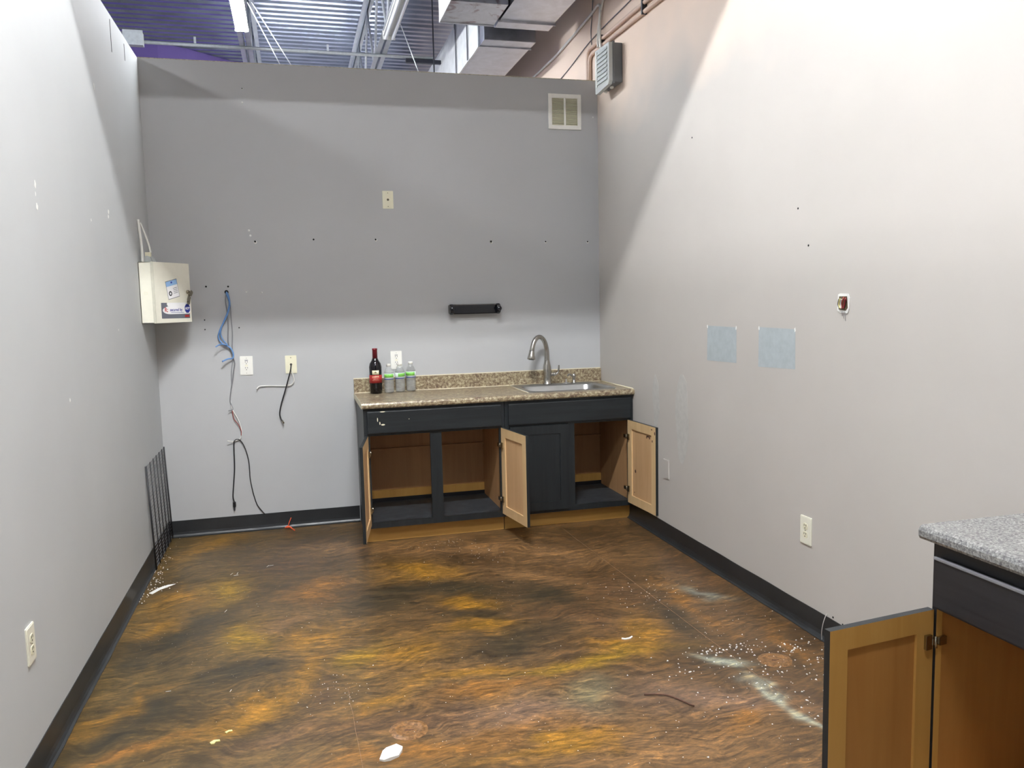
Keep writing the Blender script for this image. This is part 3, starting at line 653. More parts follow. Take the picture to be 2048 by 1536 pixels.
# paper towel holder
t_ = thing('towel_holder', (2.122, -.001, 1.477), 'black wall-mounted paper towel holder above the worktop', 'towel holder')
mk('holder_body', BX(1.960, 2.284, -.052, -.001, 1.442, 1.512, bev=.007), M['black_p'], t_)
for s, x in ((-1, 1.953), (1, 2.291)):
    b = PR([(-.001, -.026), (-.001, .026), (-.018, .034), (-.062, .037), (-.088, .022), (-.094, 0), (-.088, -.022), (-.062, -.037), (-.018, -.034)], (x - .013, 0, 1.477), (0, 1, 0), (0, 0, 1), (1, 0, 0), .026)
    bmesh.ops.bevel(b, geom=b.edges[:], offset=.004, segments=2, affect='EDGES')
    a_ = mk('arm', b, M['black_p'], t_)
    kb_ = LA([(.0, 0), (.017, 0), (.018, -.003), (.014, -.008), (0, -.009)], x, -.094, 1.478, 18, 'y'); mk('knob', kb_, M['black_p'], a_)

# cables on the back wall
Y = -.006
hole = LA([(0, 0), (.013, 0), (.013, -.001), (0, -.001)], .453, -.0004, 1.628, 14, 'y'); mk('cable_hole', hole, M['black_hole'], WB)
tag(mk('network_cable', TB([(.452, .0, 1.628), (.455, -.014, 1.612), (.468, -.010, 1.56), (.456, -.014, 1.50), (.425, -.018, 1.43), (.396, -.016, 1.37), (.388, -.014, 1.325), (.412, -.02, 1.288), (.455, -.024, 1.262), (.474, -.022, 1.225), (.470, -.02, 1.19), (.440, -.035, 1.186), (.405, -.055, 1.172)], .0052, 8), M['blue'], base=(.452, -.006, 1.628)),
    'thicker blue network cable looping down from the hole in the back wall', 'cable', 'cables hanging from the hole in the back wall')
tag(mk('network_cable', TB([(.456, .0, 1.625), (.466, -.020, 1.60), (.470, -.016, 1.54), (.448, -.022, 1.47), (.412, -.024, 1.40), (.404, -.024, 1.345), (.425, -.026, 1.30), (.440, -.028, 1.280), (.400, -.05, 1.285), (.370, -.065, 1.270)], .0042, 8), M['blue'], base=(.456, -.006, 1.625)),
    'shorter blue network cable beside the longer one, its end sticking out', 'cable', 'cables hanging from the hole in the back wall')
tag(mk('grey_cable', TB([(.450, .0, 1.622), (.444, -.012, 1.57), (.450, -.008, 1.50), (.452, -.008, 1.40), (.446, -.008, 1.30), (.462, -.009, 1.22), (.480, -.009, 1.16), (.470, -.009, 1.10), (.458, -.009, 1.03), (.446, -.008, .97), (.437, -.008, .90), (.450, -.008, .845), (.425, -.025, .838)], .0036, 8), M['greyc'], base=(.45, -.006, 1.622)),
    'grey cable hanging lowest from the hole in the back wall', 'cable')
tag(mk('grey_cable', TB([(.458, .0, 1.620), (.472, -.010, 1.56), (.474, -.008, 1.45), (.476, -.008, 1.36), (.470, -.008, 1.27), (.472, -.008, 1.20), (.456, -.008, 1.10), (.452, -.007, .99)], .0026, 8), M['greyc'], base=(.458, -.006, 1.62)),
    'thin grey cable hanging straight right of the blue loops', 'cable')
tag(mk('wire_bundle', TB([(.437, -.006, .92), (.446, -.008, .85), (.474, -.010, .79), (.494, -.010, .73), (.498, -.010, .68), (.488, -.010, .645), (.462, -.012, .632), (.430, -.02, .630), (.405, -.03, .637)], .0030, 7), M['whitec'], base=(.437, -.006, .92)),
    'thin white wire joining the grey cable to the black cords', 'wire')
tag(mk('wire_bundle', TB([(.446, -.012, .84), (.455, -.013, .78), (.478, -.014, .745), (.496, -.014, .70), (.495, -.014, .665)], .0026, 7), M['redc'], base=(.446, -.012, .84)),
    'short dull red wire twisted round the white wire', 'wire')
b = TB([(.452, -.014, .634), (.446, -.016, .62), (.443, -.013, .55), (.440, -.010, .44), (.428, -.009, .33), (.420, -.010, .25), (.426, -.010, .212)], .0042, 8)
o_ = tag(mk('hanging_cord', b, M['black_r'], base=(.446, -.01, .62)), 'straight black cord with a small plug end on the back wall', 'cord')
mk('plug', BX(.417, .436, -.022, -.004, .178, .214, bev=.004), M['black_r'], o_); mk('plug_tip', BX(.421, .430, -.017, -.009, .152, .178, bev=.002), M['dark_m'], o_)
tag(mk('hanging_cord', TB([(.448, -.014, .628), (.462, -.014, .640), (.486, -.012, .632), (.512, -.010, .585), (.532, -.008, .50), (.536, -.007, .42), (.537, -.006, .36), (.550, -.006, .27), (.566, -.006, .20), (.580, -.006, .165), (.618, -.010, .112)], .0030, 8), M['black_r'], base=(.462, -.014, .64)),
    'thin black cord curving down to the baseboard on the back wall', 'cord')
o_ = tag(mk('coaxial_cable', TB([(.842, -.018, 1.131), (.842, -.045, 1.126), (.836, -.050, 1.09), (.818, -.045, 1.03), (.790, -.030, .94), (.764, -.018, .86), (.752, -.014, .80), (.758, -.016, .765), (.770, -.022, .745)], .0042, 8), M['black_r'], base=(.842, -.018, 1.131)),
    'black coaxial cable hanging from the ivory wall plate', 'cable')
mk('connector', TB([(.768, -.021, .750), (.776, -.026, .732)], .0055, 8, smooth=False), M['chrome'], o_)
tag(mk('white_cable', TB([(.844, -.012, 1.085), (.853, -.014, 1.05), (.856, -.014, 1.02), (.840, -.014, .996), (.805, -.012, .988), (.74, -.010, .990), (.68, -.010, .993), (.635, -.012, .993), (.620, -.016, .986), (.612, -.03, .975)], .0032, 8), M['whitec'], base=(.844, -.012, 1.085)),
    'thin white cable running left from the ivory wall plate', 'cable')

# ------------------------------------------------------------ alarm panel on the left wall
yb, dx = -.465, .068
t_ = thing('alarm_panel', (.001, yb, 1.44), 'cream metal alarm panel with ajar door and stickers, mounted in the left corner', 'control panel')
b = bmesh.new(); z0, z1 = 1.442, 1.806
box(b, .001, dx, yb, yb + .003, z0, z1); box(b, .001, dx, yb + .30, yb + .303, z0, z1); box(b, .001, dx, yb, yb + .303, z0, z0 + .003); box(b, .001, dx, yb, yb + .303, z1 - .003, z1); box(b, .001, .004, yb, yb + .303, z0, z1)
mk('box_body', b, M['cream'], t_)
for (x, z, r) in ((.030, 1.755, .003), (.034, 1.62, .010), (.036, 1.52, .0025)):
    mk('knockout', LA([(r, 0), (r, -.0006), (r * .8, -.0006), (r * .8, 0)], x, yb, z, 16, 'y', cap=False), M['ivory'], t_)
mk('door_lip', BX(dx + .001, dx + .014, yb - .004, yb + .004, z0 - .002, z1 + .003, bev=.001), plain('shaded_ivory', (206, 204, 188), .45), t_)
ang = math.radians(60)     # the door swings on its near edge, 30 degrees ajar
door = thing_door = bpy.data.objects.new('panel_door', None)
L_ = .335
dm = bmesh.new(); box(dm, 0, L_, 0, .003, 0, z1 - z0 + .002, bev=.001); box(dm, 0, .003, 0, .014, 0, z1 - z0); box(dm, L_ - .003, L_, 0, .014, 0, z1 - z0)
bpy.data.objects.remove(door)
door = mk('panel_door', dm, M['cream'], t_, local=True, loc=(dx + .012, .000, .001), rot=(0, 0, ang))
# door front is local -y
F_ = lambda pts, d0, d1: PR(pts, (0, -d0, 0), (1, 0, 0), (0, 0, 1), (0, -1, 0), d1 - d0)
MX = lambda x: .052 + (x - .075) * 1.15
F1 = lambda pts, d0, d1: F_([(MX(p), q - .028) for p, q in pts], d0, d1)
T1 = lambda s, size, x, z, bold=0.0, d=.0010: text_mesh(s, size * 1.12, (MX(x), -d, z - .028), (1, 0, 0), (0, 0, 1), (0, -1, 0), .0003, bold)
st = mk('sticker', F1([(.075, .055), (.305, .052), (.305, .135), (.12, .135), (.12, .150), (.075, .150)], .0002, .0006), M['ink_g'], door, local=True)
ov = [(.145 + .060 * math.cos(i * PI / 12), .104 + .024 * math.sin(i * PI / 12)) for i in range(6, 19)]
mk('sticker_field', F1([(.125, .150), (.125, .128)] + ov + [(.30, .080), (.312, .095), (.312, .150)], .0007, .0009), M['paper'], st, local=True)
T_ = lambda s, size, x, z, bold=0.0, d=.0010: text_mesh(s, size, (x, -d, z), (1, 0, 0), (0, 0, 1), (0, -1, 0), .0003, bold)
mk('lettering', T1('R:', .034, .112, .106, .0008), M['ink_r'], st, local=True)
mk('lettering', T1('secured by', .0235, .192, .106, .0005), M['ink_b'], st, local=True)
mk('lettering', F1([(.140, .089), (.255, .087), (.255, .0895), (.155, .0915)], .0010, .0012), M['ink_b'], st, local=True)
oc = [(.286 + .024 * math.cos(PI / 8 + i * PI / 4), .113 + .030 * math.sin(PI / 8 + i * PI / 4)) for i in range(8)]
em = mk('emblem', F1(oc, .0010, .0012), M['ink_b'], st, local=True)
mk('lettering', T1('ADT', .019, .286, .113, .0006, .0013), M['paper'], em, local=True)
mk('lettering', F1([(.262, .060), (.300, .060), (.300, .072), (.262, .074)], .0007, .0009), M['lab_red'], st, local=True)
def rotp(pts, cx, cz, a): return [(cx + p * math.cos(a) - q * math.sin(a), cz + p * math.sin(a) + q * math.cos(a)) for p, q in pts]
a_ = .20
rotq = rotp
rotp = lambda pts, cx, cz, a: rotq([(p * 1.2, q * 1.12) for p, q in pts], cx, cz, a)
s2 = mk('sticker', F_(rotp([(-.045, -.050), (.045, -.050), (.045, .050), (-.045, .050)], .165, .205, a_), .0002, .0005), M['ink_g'], door, local=True)
mk('sticker_field', F_(rotp([(-.043, -.047), (.043, -.047), (.043, .020), (-.043, .020)], .165, .205, a_), .0006, .0008), M['paper'], s2, local=True)
mk('sticker_field', F_(rotp([(-.043, .020), (.043, .020), (.043, .047), (-.043, .047)], .165, .205, a_), .0006, .0008), M['ink_sky'], s2, local=True)
mk('emblem', F_(rotp([(-.022 + .013 * math.cos(PI / 4 * i + .4), -.020 + .014 * math.sin(PI / 4 * i + .4)) for i in range(8)], .165, .205, a_), .0009, .0011), M['ink_k'], s2, local=True)
mk('emblem', F_(rotp([(-.022 + .006 * math.cos(PI / 4 * i + .4), -.020 + .007 * math.sin(PI / 4 * i + .4)) for i in range(8)], .165, .205, a_), .0012, .0013), M['paper'], s2, local=True)
mk('emblem', F_(rotp([(.007 * math.cos(i), .037 + .006 * math.sin(i)) for i in (0, 1, 2, 3, 4, 5)], .165, .205, a_), .0009, .0011), M['ink_b'], s2, local=True)
for k in range(4): mk('lettering', F_(rotp([(.004, .002 - k * .009), (.036, .002 - k * .009), (.036, .0045 - k * .009), (.004, .0045 - k * .009)], .165, .205, a_), .0009, .0010), M['ink_g'], s2, local=True)
lk = mk('lock', LA([(.013, .0), (.013, -.008), (.009, -.012), (0, -.012)], L_ - .030, -.001, .188, 16, 'y'), M['chrome'], door, local=True)
kb = bmesh.new(); prism(kb, rrect(-.006, .006, -.045, .004, .003, 2), (L_ - .030, -.013, .188), (1, 0, -.25), (.25, 0, 1), (0, -1, 0), .002); prism(kb, rrect(-.014, .014, -.078, -.042, .008, 3), (L_ - .030, -.015, .188), (1, 0, -.25), (.25, 0, 1), (0, -1, 0), .002)
prism(kb, rrect(-.013, .013, -.062, -.028, .008, 3), (L_ - .022, -.018, .190), (1, 0, -.5), (.5, 0, 1), (0, -1, 0), .002); prism(kb, rrect(-.004, .004, -.030, .002, .002, 2), (L_ - .022, -.018, .190), (1, 0, -.5), (.5, 0, 1), (0, -1, 0), .002)
prism(kb, rrect(-.011, .011, -.040, -.010, .007, 3), (L_ - .006, -.021, .205), (1, 0, -.7), (.7, 0, 1), (0, -1, 0), .002)
mk('key', kb, M['chrome'], lk, local=True)
# cables and plugs on the panel top, going up the corner
tag(mk('panel_wire', TB([(.022, yb + .030, 1.806), (.018, yb + .06, 1.90), (.010, yb + .07, 2.00), (.006, yb + .07, 2.06)], .0075, 8), M['white'], base=(.022, yb + .03, 1.806)), 'ivory cable rising straight from the alarm panel top', 'cable')
tag(mk('panel_wire', TB([(.060, yb + .10, 1.866), (.050, yb + .10, 1.92), (.030, yb + .10, 1.99), (.012, yb + .09, 2.045)], .0055, 8), M['white'], base=(.06, yb + .1, 1.87)), 'second ivory cable slanting from the plug above the alarm panel', 'cable')
tag(mk('plug_block', BX(.030, .062, yb + .08, yb + .11, 1.838, 1.868, bev=.003), M['ivory'], base=(.045, yb + .09, 1.838)), 'small ivory plug block above the alarm panel', 'plug')
o_ = thing('cable_clamp', (.055, yb + .08, 1.806), 'grey metal cable clamps on top of the alarm panel', 'clamp')
for x in (.048, .084): mk('clamp_shell', PR([(-.022, 0), (-.019, .030), (-.006, .040), (.012, .034), (.024, 0)], (x - (.022 if x > .06 else 0) , yb + .06 + (.03 if x > .06 else 0), 1.8065), (1, 0, 0), (0, 0, 1), (0, 1, 0), .028), M['grey_p'], o_)

# ------------------------------------------------------------ base cabinets
def shaker(name, w, h, th, parent, loc, rotz, hand, mats, label=None, hz=(.10, .46), inner=True):
    """door local frame: hinge edge at x=0, opens towards -y face = outer face; hand +1 extends +x, -1 extends -x"""
    fr, s = .058, hand
    def X(b, x0, x1, *a, **k): return box(b, min(s * x0, s * x1), max(s * x0, s * x1), *a, **k)
    b = bmesh.new()
    X(b, 0, fr, -th, 0, 0, h); X(b, w - fr, w, -th, 0, 0, h); X(b, fr, w - fr, -th, 0, 0, fr); X(b, fr, w - fr, -th, 0, h - fr, h)
    bmesh.ops.recalc_face_normals(b, faces=b.faces[:])
    for f in b.faces: f.material_index = 0 if f.normal.y > .9 else 1
    # inner edges of the frame on the room side keep the wood colour
    for f in b.faces:
        c = f.calc_center_median()
        if inner and abs(f.normal.y) < .5 and fr - .003 < abs(c.x) < w - fr + .003 and fr - .003 < c.z < h - fr + .003 : f.material_index = 0
    d = mk(name, b, None, parent, local=True, loc=loc, rot=(0, 0, rotz), mats=[M[mats[0]], M[mats[2]]])
    b = bmesh.new(); X(b, fr - .006, w - fr + .006, -th + .006, -.008, fr - .006, h - fr + .006)
    bmesh.ops.recalc_face_normals(b, faces=b.faces[:])
    for f in b.faces: f.material_index = 0 if f.normal.y > .9 else 1
    mk('door_panel', b, None, d, local=True, mats=[M[mats[1]], M[mats[2]]])
    for z in hz:
        hb = bmesh.new(); X(hb, .012, .034, 0, .010, z - .020, z + .020, bev=.002); X(hb, -.010, .014, .002, .012, z - .008, z + .010, bev=.002)
        tube(hb, [(s * .004, .012, z - .016), (s * .004, .012, z + .016)], .004, 8, smooth=False)
        X(hb, -.032, -.006, .006, .016, z - .011, z + .013, bev=.002)
        mk('hinge', hb, M['chrome'], d, local=True)
    if label: d['label'] = label
    return d

def cabinet(x0, x1, label, mullion, closed_left=False, left_visible=False):
    t_ = thing('base_cabinet', ((x0 + x1) / 2, -.30, 0), label, 'cabinet')
    yf, zb, zt = -.61, .105, .875
    # side panels: black outside, raw inside
    for s, xa, xb in ((-1, x0, x0 + .013), (1, x1 - .013, x1)):
        b = PR([(yf + .019, .105), (yf + .075, .105), (yf + .075, 0), (-.004, 0), (-.004, zt), (yf + .019, zt)], (xa, 0, 0), (0, 1, 0), (0, 0, 1), (1, 0, 0), xb - xa)
        bmesh.ops.recalc_face_normals(b, faces=b.faces[:])
        for f in b.faces: f.material_index = 0 if f.normal.x * s > .5 else 1
        mk('side_panel', b, None, t_, mats=[M['blkv'], M['raw']])
    mk('back_panel', BX(x0 + .013, x1 - .013, -.014, -.004, .13, zt), M['raw'], t_)
    mk('back_rail', BX(x0 + .013, x1 - .013, -.032, -.014, .15, .215), M['honey'], t_)
    mk('back_rail', BX(x0 + .013, x1 - .013, -.034, -.014, .50, .512), M['raw'], t_)
    bb = BX(x0 + .013, x1 - .013, yf + .019, -.014, .118, .134)
    mk('bottom_board', bb, M['dust_blk'], t_)
    bb = mk('paint_strip', BX(x0 + .013, x1 - .013, -.0355, -.034, .134, .160), M['black_r'], t_)
    mk('toe_board', BX(x0 + .001, x1 - .001, -.545, -.530, .002, .118), M['kick'], t_)
    def fx(xa, xb, za, zb_, mt='blk', nm='face_frame'): return (xa, xb, yf, yf + .019, za, zb_)
    b = bmesh.new()
    for q in (fx(x0, x0 + .036, .105, zt), fx(x1 - .036, x1, .105, zt), fx(mullion[0], mullion[1], .142, .70)): box(b, *q)
    for q in (fx(x0 + .036, x1 - .036, .105, .142), fx(x0 + .036, x1 - .036, .70, .735), fx(x0 + .036, x1 - .036, .845, zt)): box(b, *q)
    mk('face_frame', b, M['blkv'], t_)
    mk('drawer_front', BX(x0 + .022, x1 - .022, yf - .020, yf - .001, .716, .858, bev=.006), M['blk'], t_)
    return t_
MT = ('maple', 'maple_p', 'blkv')
ca = cabinet(1.266, 2.176, 'left black base cabinet under the speckled worktop, both doors open', (1.684, 1.758))
shaker('cabinet_door', .405, .575, .019, ca, (1.292 - ca.location.x, -.611 + .30, .128), -math.radians(99.5), 1, MT, None)
shaker('cabinet_door', .385, .575, .019, ca, (2.152 - ca.location.x, -.611 + .30, .128), math.radians(99.0), -1, MT, None)
for i, (x, z, rx, rz) in enumerate(((1.385, .854, .016, .003), (1.352, .805, .0025, .014), (1.366, .782, .0035, .010), (1.385, .772, .012, .005), (1.55, .80, .0025, .0025))):
    q = [(rx * math.cos(2 * PI * k / 12) * (1 + .4 * noise.noise(Vector((k, i, 0)) * .9)), rz * math.sin(2 * PI * k / 12)) for k in range(12)]
    mk('paint_chip', PR(q, (x, -.6302, z), (1, 0, 0), (0, 0, 1), (0, -1, 0), .0006), M['caulk'], ca)
cb = cabinet(2.180, 3.086, 'right black base cabinet under the sink with one door open', (2.600, 2.662))
shaker('cabinet_door', .400, .575, .019, cb, (2.212 - cb.location.x, -.611 + .30, .128), 0, 1, MT, 'black shaker door, closed', inner=False)
rd = shaker('cabinet_door', .396, .575, .019, cb, (3.046 - cb.location.x, -.611 + .30, .128), math.radians(93.5), -1, MT, None)

for x, z, rx, rz, y_ in ((-.275, .500, .018, .006, -.0075), (-.300, .494, .008, .010, -.0075), (-.262, .492, .006, .009, -.0075), (-.10, .235, .009, .012, -.0075), (-.345, .555, .010, .004, .0003), (-.385, .535, .006, .012, .0003), (-.352, .48, .006, .008, .0003), (-.10, .09, .005, .004, .0003)):
    q = [(x + rx * math.cos(2 * PI * k / 10) * (1 + .5 * noise.noise(Vector((k, z * 90, 0)) * .9)), z + rz * math.sin(2 * PI * k / 10)) for k in range(10)]
    mk('paint_chip', PR(q, (0, y_, 0), (1, 0, 0), (0, 0, 1), (0, 1, 0), .0006), M['wood_scrap'], rd, local=True)

# ------------------------------------------------------------ worktop, sink, tap
def bull(y_edge, y_in, s, z0=.876, z1=.914):
    """rounded front edge profile in (y,z); s=-1 when the edge is at smaller y"""
    r = .014
    return [(y_in, z1), (y_edge - s * r, z1 + .001), (y_edge - s * .005, z1 - .003), (y_edge, z1 - .013), (y_edge, z0 + .010), (y_edge - s * .005, z0 + .002), (y_edge - s * r, z0), (y_in, z0)]
t_ = thing('worktop', (2.17, -.32, .876), 'brown speckled laminate worktop with low backsplash on the black cabinets', 'worktop')
sx0, sx1, sy0, sy1 = 2.385, 2.985, -.525, -.065
b = PR(bull(-.640, sy0, -1), (1.256, 0, 0), (0, 1, 0), (0, 0, 1), (1, 0, 0), 3.087 - 1.256)
box(b, 1.256, sx0, sy0, -.001, .876, .914); box(b, sx1, 3.087, sy0, -.001, .876, .914); box(b, sx0, sx1, sy1, -.001, .876, .914)
mk('top', b, M['gran'], t_)
mk('backsplash', BX(1.256, 3.087, -.021, -.001, .9142, 1.012, bev=.003), M['gran'], t_)
mk('end_strip', PR(bull(-.6405, -.001, -1), (1.2545, 0, 0), (0, 1, 0), (0, 0, 1), (1, 0, 0), .0013), M['caulk'], t_)
mk('caulk_line', BX(1.256, 3.087, -.004, -.0005, 1.0122, 1.0165), M['caulk'], t_)
mk('caulk_line', TB([(3.083, -.02, .916), (3.083, -.62, .916)], .004, 6, smooth=False), M['caulk'], t_)
mk('caulk_line', TB([(1.26, -.023, .915), (3.08, -.023, .915)], .003, 6, smooth=False), M['caulk'], t_)
for x, y, r in ((1.385, -.30, .012), (1.40, -.24, .007), (1.92, -.38, .008), (1.62, -.45, .006)): mk('dried_drip', LA([(0, .0012), (r * .7, .001), (r, 0)], x, y, .9142, 10), M['caulk'], t_)

t_ = thing('sink', (2.685, -.30, .914), 'stainless steel drop-in sink set in the speckled worktop', 'sink')
b = bmesh.new(); loops = []
for (ax0, ax1, ay0, ay1, r, z) in ((2.365, 3.005, -.548, -.045, .045, .9145), (2.368, 3.002, -.545, -.048, .045, .919), (2.378, 2.992, -.535, -.056, .04, .919), (2.405, 2.965, -.510, -.140, .07, .917), (2.412, 2.958, -.503, -.147, .07, .905), (2.425, 2.945, -.492, -.160, .07, .78), (2.50, 2.87, -.43, -.22, .06, .752)):
    loops.append([b.verts.new((p, q, z)) for p, q in rrect(ax0, ax1, ay0, ay1, r, 6)])
for l1, l2 in zip(loops, loops[1:]):
    n_ = len(l1)
    for j in range(n_):
        f = b.faces.new((l1[j], l1[(j + 1) % n_], l2[(j + 1) % n_], l2[j])); f.smooth = True
b.faces.new(loops[-1])
mk('bowl', b, M['sink'], t_)
mk('drain', LA([(0, .002), (.030, .002), (.040, .005), (.045, 0)], 2.685, -.325, .753, 24), M['steel'], t_)
mk('caulk_bead', TB([(2.362, -.05, .916), (2.360, -.30, .916), (2.363, -.545, .916)], .003, 6, smooth=False), M['caulk'], t_)

fx_, fy_ = 2.640, -.092
t_ = thing('kitchen_faucet', (fx_, fy_, .918), 'brushed nickel gooseneck kitchen tap with side lever behind the sink', 'tap')
mk('base', LA([(.033, 0), (.033, .006), (.028, .012), (.027, .05), (.031, .09), (.030, .125), (.024, .150), (.0215, .165), (.0200, .17), (.0200, .175)], fx_, fy_, .918), M['steel'], t_)
d_ = Vector((-.86, -.45, 0)).normalized(); P = []
def arc(u, z): return Vector((fx_, fy_, z)) + d_ * u
P = [arc(0, 1.085), arc(0, 1.14), arc(.004, 1.18), arc(.018, 1.222), arc(.044, 1.254), arc(.076, 1.266), arc(.108, 1.254), arc(.130, 1.228), arc(.143, 1.198), arc(.150, 1.172)]
mk('spout', TB([tuple(p) for p in P], [.0195, .0172, .0165, .0165, .0165], 14), M['steel'], t_)
e1, e2 = arc(.150, 1.174), arc(.160, 1.108)
sp_ = mk('spray_head', TB([tuple(e1), tuple(e1.lerp(e2, .2)), tuple(e1.lerp(e2, .55)), tuple(e1.lerp(e2, .9)), tuple(e2)], [.018, .020, .024, .030, .028], 16, smooth=False), M['steel'], t_)
mk('spray_face', TB([tuple(e2), tuple(e2 + (e2 - e1) * .04)], .018, 14, smooth=False), M['dark_m'], sp_)
h_ = mk('lever', TB([(fx_ + .02, fy_, .988), (fx_ + .060, fy_, .990), (fx_ + .078, fy_ - .003, .998), (fx_ + .086, fy_ - .006, 1.02), (fx_ + .088, fy_ - .008, 1.055)], [.011, .012, .009, .006, .007, .005], 12), M['steel'], t_)
mk('lever_cap', LA([(0, 0), (.014, 0), (.014, .012), (0, .014)], fx_ + .045, fy_, .989, 14, 'x'), M['steel'], t_)
sx_ = fx_ + .205
t_ = thing('soap_dispenser', (sx_, fy_, .918), 'small brushed nickel soap dispenser at the right of the tap', 'soap dispenser')
mk('base', LA([(.020, 0), (.020, .004), (.014, .008), (.0125, .03), (.015, .045), (.013, .062), (.008, .068), (0, .069)], sx_, fy_, .918, 20), M['steel'], t_)
mk('nozzle', TB([(sx_, fy_, .972), (sx_ - .02, fy_ - .01, .975), (sx_ - .042, fy_ - .02, .985), (sx_ - .058, fy_ - .028, .975)], [.009, .008, .007, .006], 10), M['steel'], t_)
tag(mk('hole_cover', LA([(.026, 0), (.026, .003), (.018, .006), (.006, .009), (.004, .022), (.005, .030), (0, .032)], fx_ + .145, fy_, .918, 22), M['sink'], base=(fx_ + .145, fy_, .918)), 'round steel hole cover with a small stem between tap and dispenser', 'hole cover')

# bottles on the worktop
t_ = thing('wine_bottle', (1.400, -.105, .914), 'dark red wine bottle with red label and foil on the worktop', 'bottle')
bx_, by_ = 1.400, -.105; k_ = 1.03
prof = [(0, .003), (.030, .0), (.0375, .004), (.038, .15), (.0385, .185), (.034, .208), (.022, .228), (.0155, .245), (.0142, .262), (.014, .300), (.0155, .302), (.0155, .310), (0, .311)]
mk('glass_body', LA([(r * k_ * 1.08, z * k_ * .97) for r, z in prof], bx_, by_, .914, 40), M['wine_glass'], t_)
mk('foil', LA([(.0172 * k_, .236 * k_), (.0162 * k_, .290 * k_), (.0176 * k_, .292 * k_), (.0176 * k_, .302 * k_), (0, .3035 * k_)], bx_, by_, .914, 28), M['foil'], t_)
view = math.atan2(-5.699 - by_, .88 - bx_)
def wrap_label(nm, r, z0, z1, half, mat, parent, c=(bx_, by_)):
    return mk(nm, LA([(r - .0003, z0), (r, z0), (r, z1), (r - .0003, z1)], c[0], c[1], .914, 22, a0=view - half, a1=view + half), mat, parent)
lr = wrap_label('label', .0432, .075, .130, 1.45, M['lab_red'], t_)
lc = wrap_label('label', .0432, .133, .162, .55, M['lab_cream'], t_)
def wrap_text(s, size, r, z, mat, parent, c=(bx_, by_), bold=0):
    b = text_mesh(s, size, (0, 0, 0), (1, 0, 0), (0, 1, 0), (0, 0, 1), .0002, bold)
    for v in b.verts:
        a = view + v.co.x / r; rr_ = r + v.co.z
        v.co = Vector((c[0] + rr_ * math.cos(a), c[1] + rr_ * math.sin(a), .914 + z + v.co.y))
    mk('lettering', b, mat, parent)
wrap_text('J.LOHR', .0155, .0435, .119, M['lab_cream'], lr, bold=.0002)
wrap_text('SEVEN OAKS', .0062, .0435, .103, M['lab_cream'], lr); wrap_text('CABERNET SAUVIGNON', .0045, .0435, .094, M['lab_cream'], lr)
b = bmesh.new(); 
for dx_, dz_, r_ in ((0, .150, .0055), (-.004, .147, .004), (.004, .147, .004), (0, .143, .0016)):
    ring = []
    for i in range(10):
        a = view + (dx_ + r_ * math.cos(2 * PI * i / 10)) / .0435; ring.append(b.verts.new((bx_ + .0436 * math.cos(a), by_ + .0436 * math.sin(a), .914 + dz_ + r_ * .8 * math.sin(2 * PI * i / 10))))
    b.faces.new(ring)
r__ = bmesh.ops.extrude_face_region(b, geom=b.faces[:]); bmesh.ops.scale(b, vec=(1.00005, 1.00005, 1), verts=b.verts[:])
mk('tree_mark', b, plain('olive_print', (150, 140, 96), .6), lc)

def water_bottle(x, y, sc, label, rz):
    t_ = thing('water_bottle', (x, y, .914), label, 'bottle', 'clear water bottles on the worktop')
    pr = [(0, .004), (.020, .0), (.029, .006)]
    for k in range(6): pr += [(.0315, .014 + k * .013), (.0292, .020 + k * .013)]
    pr += [(.0315, .094), (.0315, .140), (.030, .150), (.022, .168), (.0135, .182), (.0125, .188), (.0125, .196), (0, .196)]
    mk('bottle_body', LA([(r * sc * 1.1, z * sc) for r, z in pr], x, y, .914, 32), M['pet'], t_)
    cp = mk('cap', LA([(.0145 * sc * 1.1, .190 * sc), (.0145 * sc * 1.1, .206 * sc), (.0135 * sc * 1.1, .208 * sc), (0, .208 * sc)], x, y, .914, 24), M['white'], t_)
    L1 = mk('label', LA([(.0317 * sc * 1.1, .096 * sc), (.0320 * sc * 1.1, .096 * sc), (.0320 * sc * 1.1, .140 * sc), (.0317 * sc * 1.1, .140 * sc)], x, y, .914, 30, cap=False), M['lab_pale'], t_)
    mk('label_band', LA([(.0321 * sc * 1.1, .112 * sc), (.0323 * sc * 1.1, .112 * sc), (.0323 * sc * 1.1, .136 * sc), (.0321 * sc * 1.1, .136 * sc)], x, y, .914, 24, a0=view - 1.1 + rz, a1=view + 1.1 + rz), M['lab_green'], L1)
    mk('label_band', LA([(.0321 * sc * 1.1, .098 * sc), (.0323 * sc * 1.1, .098 * sc), (.0323 * sc * 1.1, .103 * sc), (.0321 * sc * 1.1, .103 * sc)], x, y, .914, 24, a0=view - 1.3, a1=view + 1.3), M['ink_b'], L1)
water_bottle(1.490, -.105, .97, 'leftmost clear water bottle, next to the wine bottle', 0)
water_bottle(1.570, -.075, .97, 'middle clear water bottle in front of the outlet', .7)
water_bottle(1.648, -.060, 1.0, 'rightmost clear water bottle on the worktop', -.3)

# ------------------------------------------------------------ wire shelf panel leaning on the left wall
t_ = thing('wire_shelf', (.03, -.35, 0), 'black wire shelf panel standing against the left wall in the corner', 'wire shelf')
def lean(z): return .0235 - .0195 * z / .62
for y in (-.700, -.678, -.560, -.445, -.335, -.225, -.115, -.022):
    r = .0042 if y in (-.700, -.022) else .0030
    mk('long_rod', TB([(lean(0) + .004, y, .004), (lean(.62) + .004, y, .622)], r, 8, smooth=False), M['wire'], t_)
for k in range(30):
    z = .010 + k * .0208; mk('cross_wire', TB([(lean(z) + .0005, -.700, z), (lean(z) + .0005, -.022, z)], .0014, 5, smooth=False), M['wire_g'], t_)

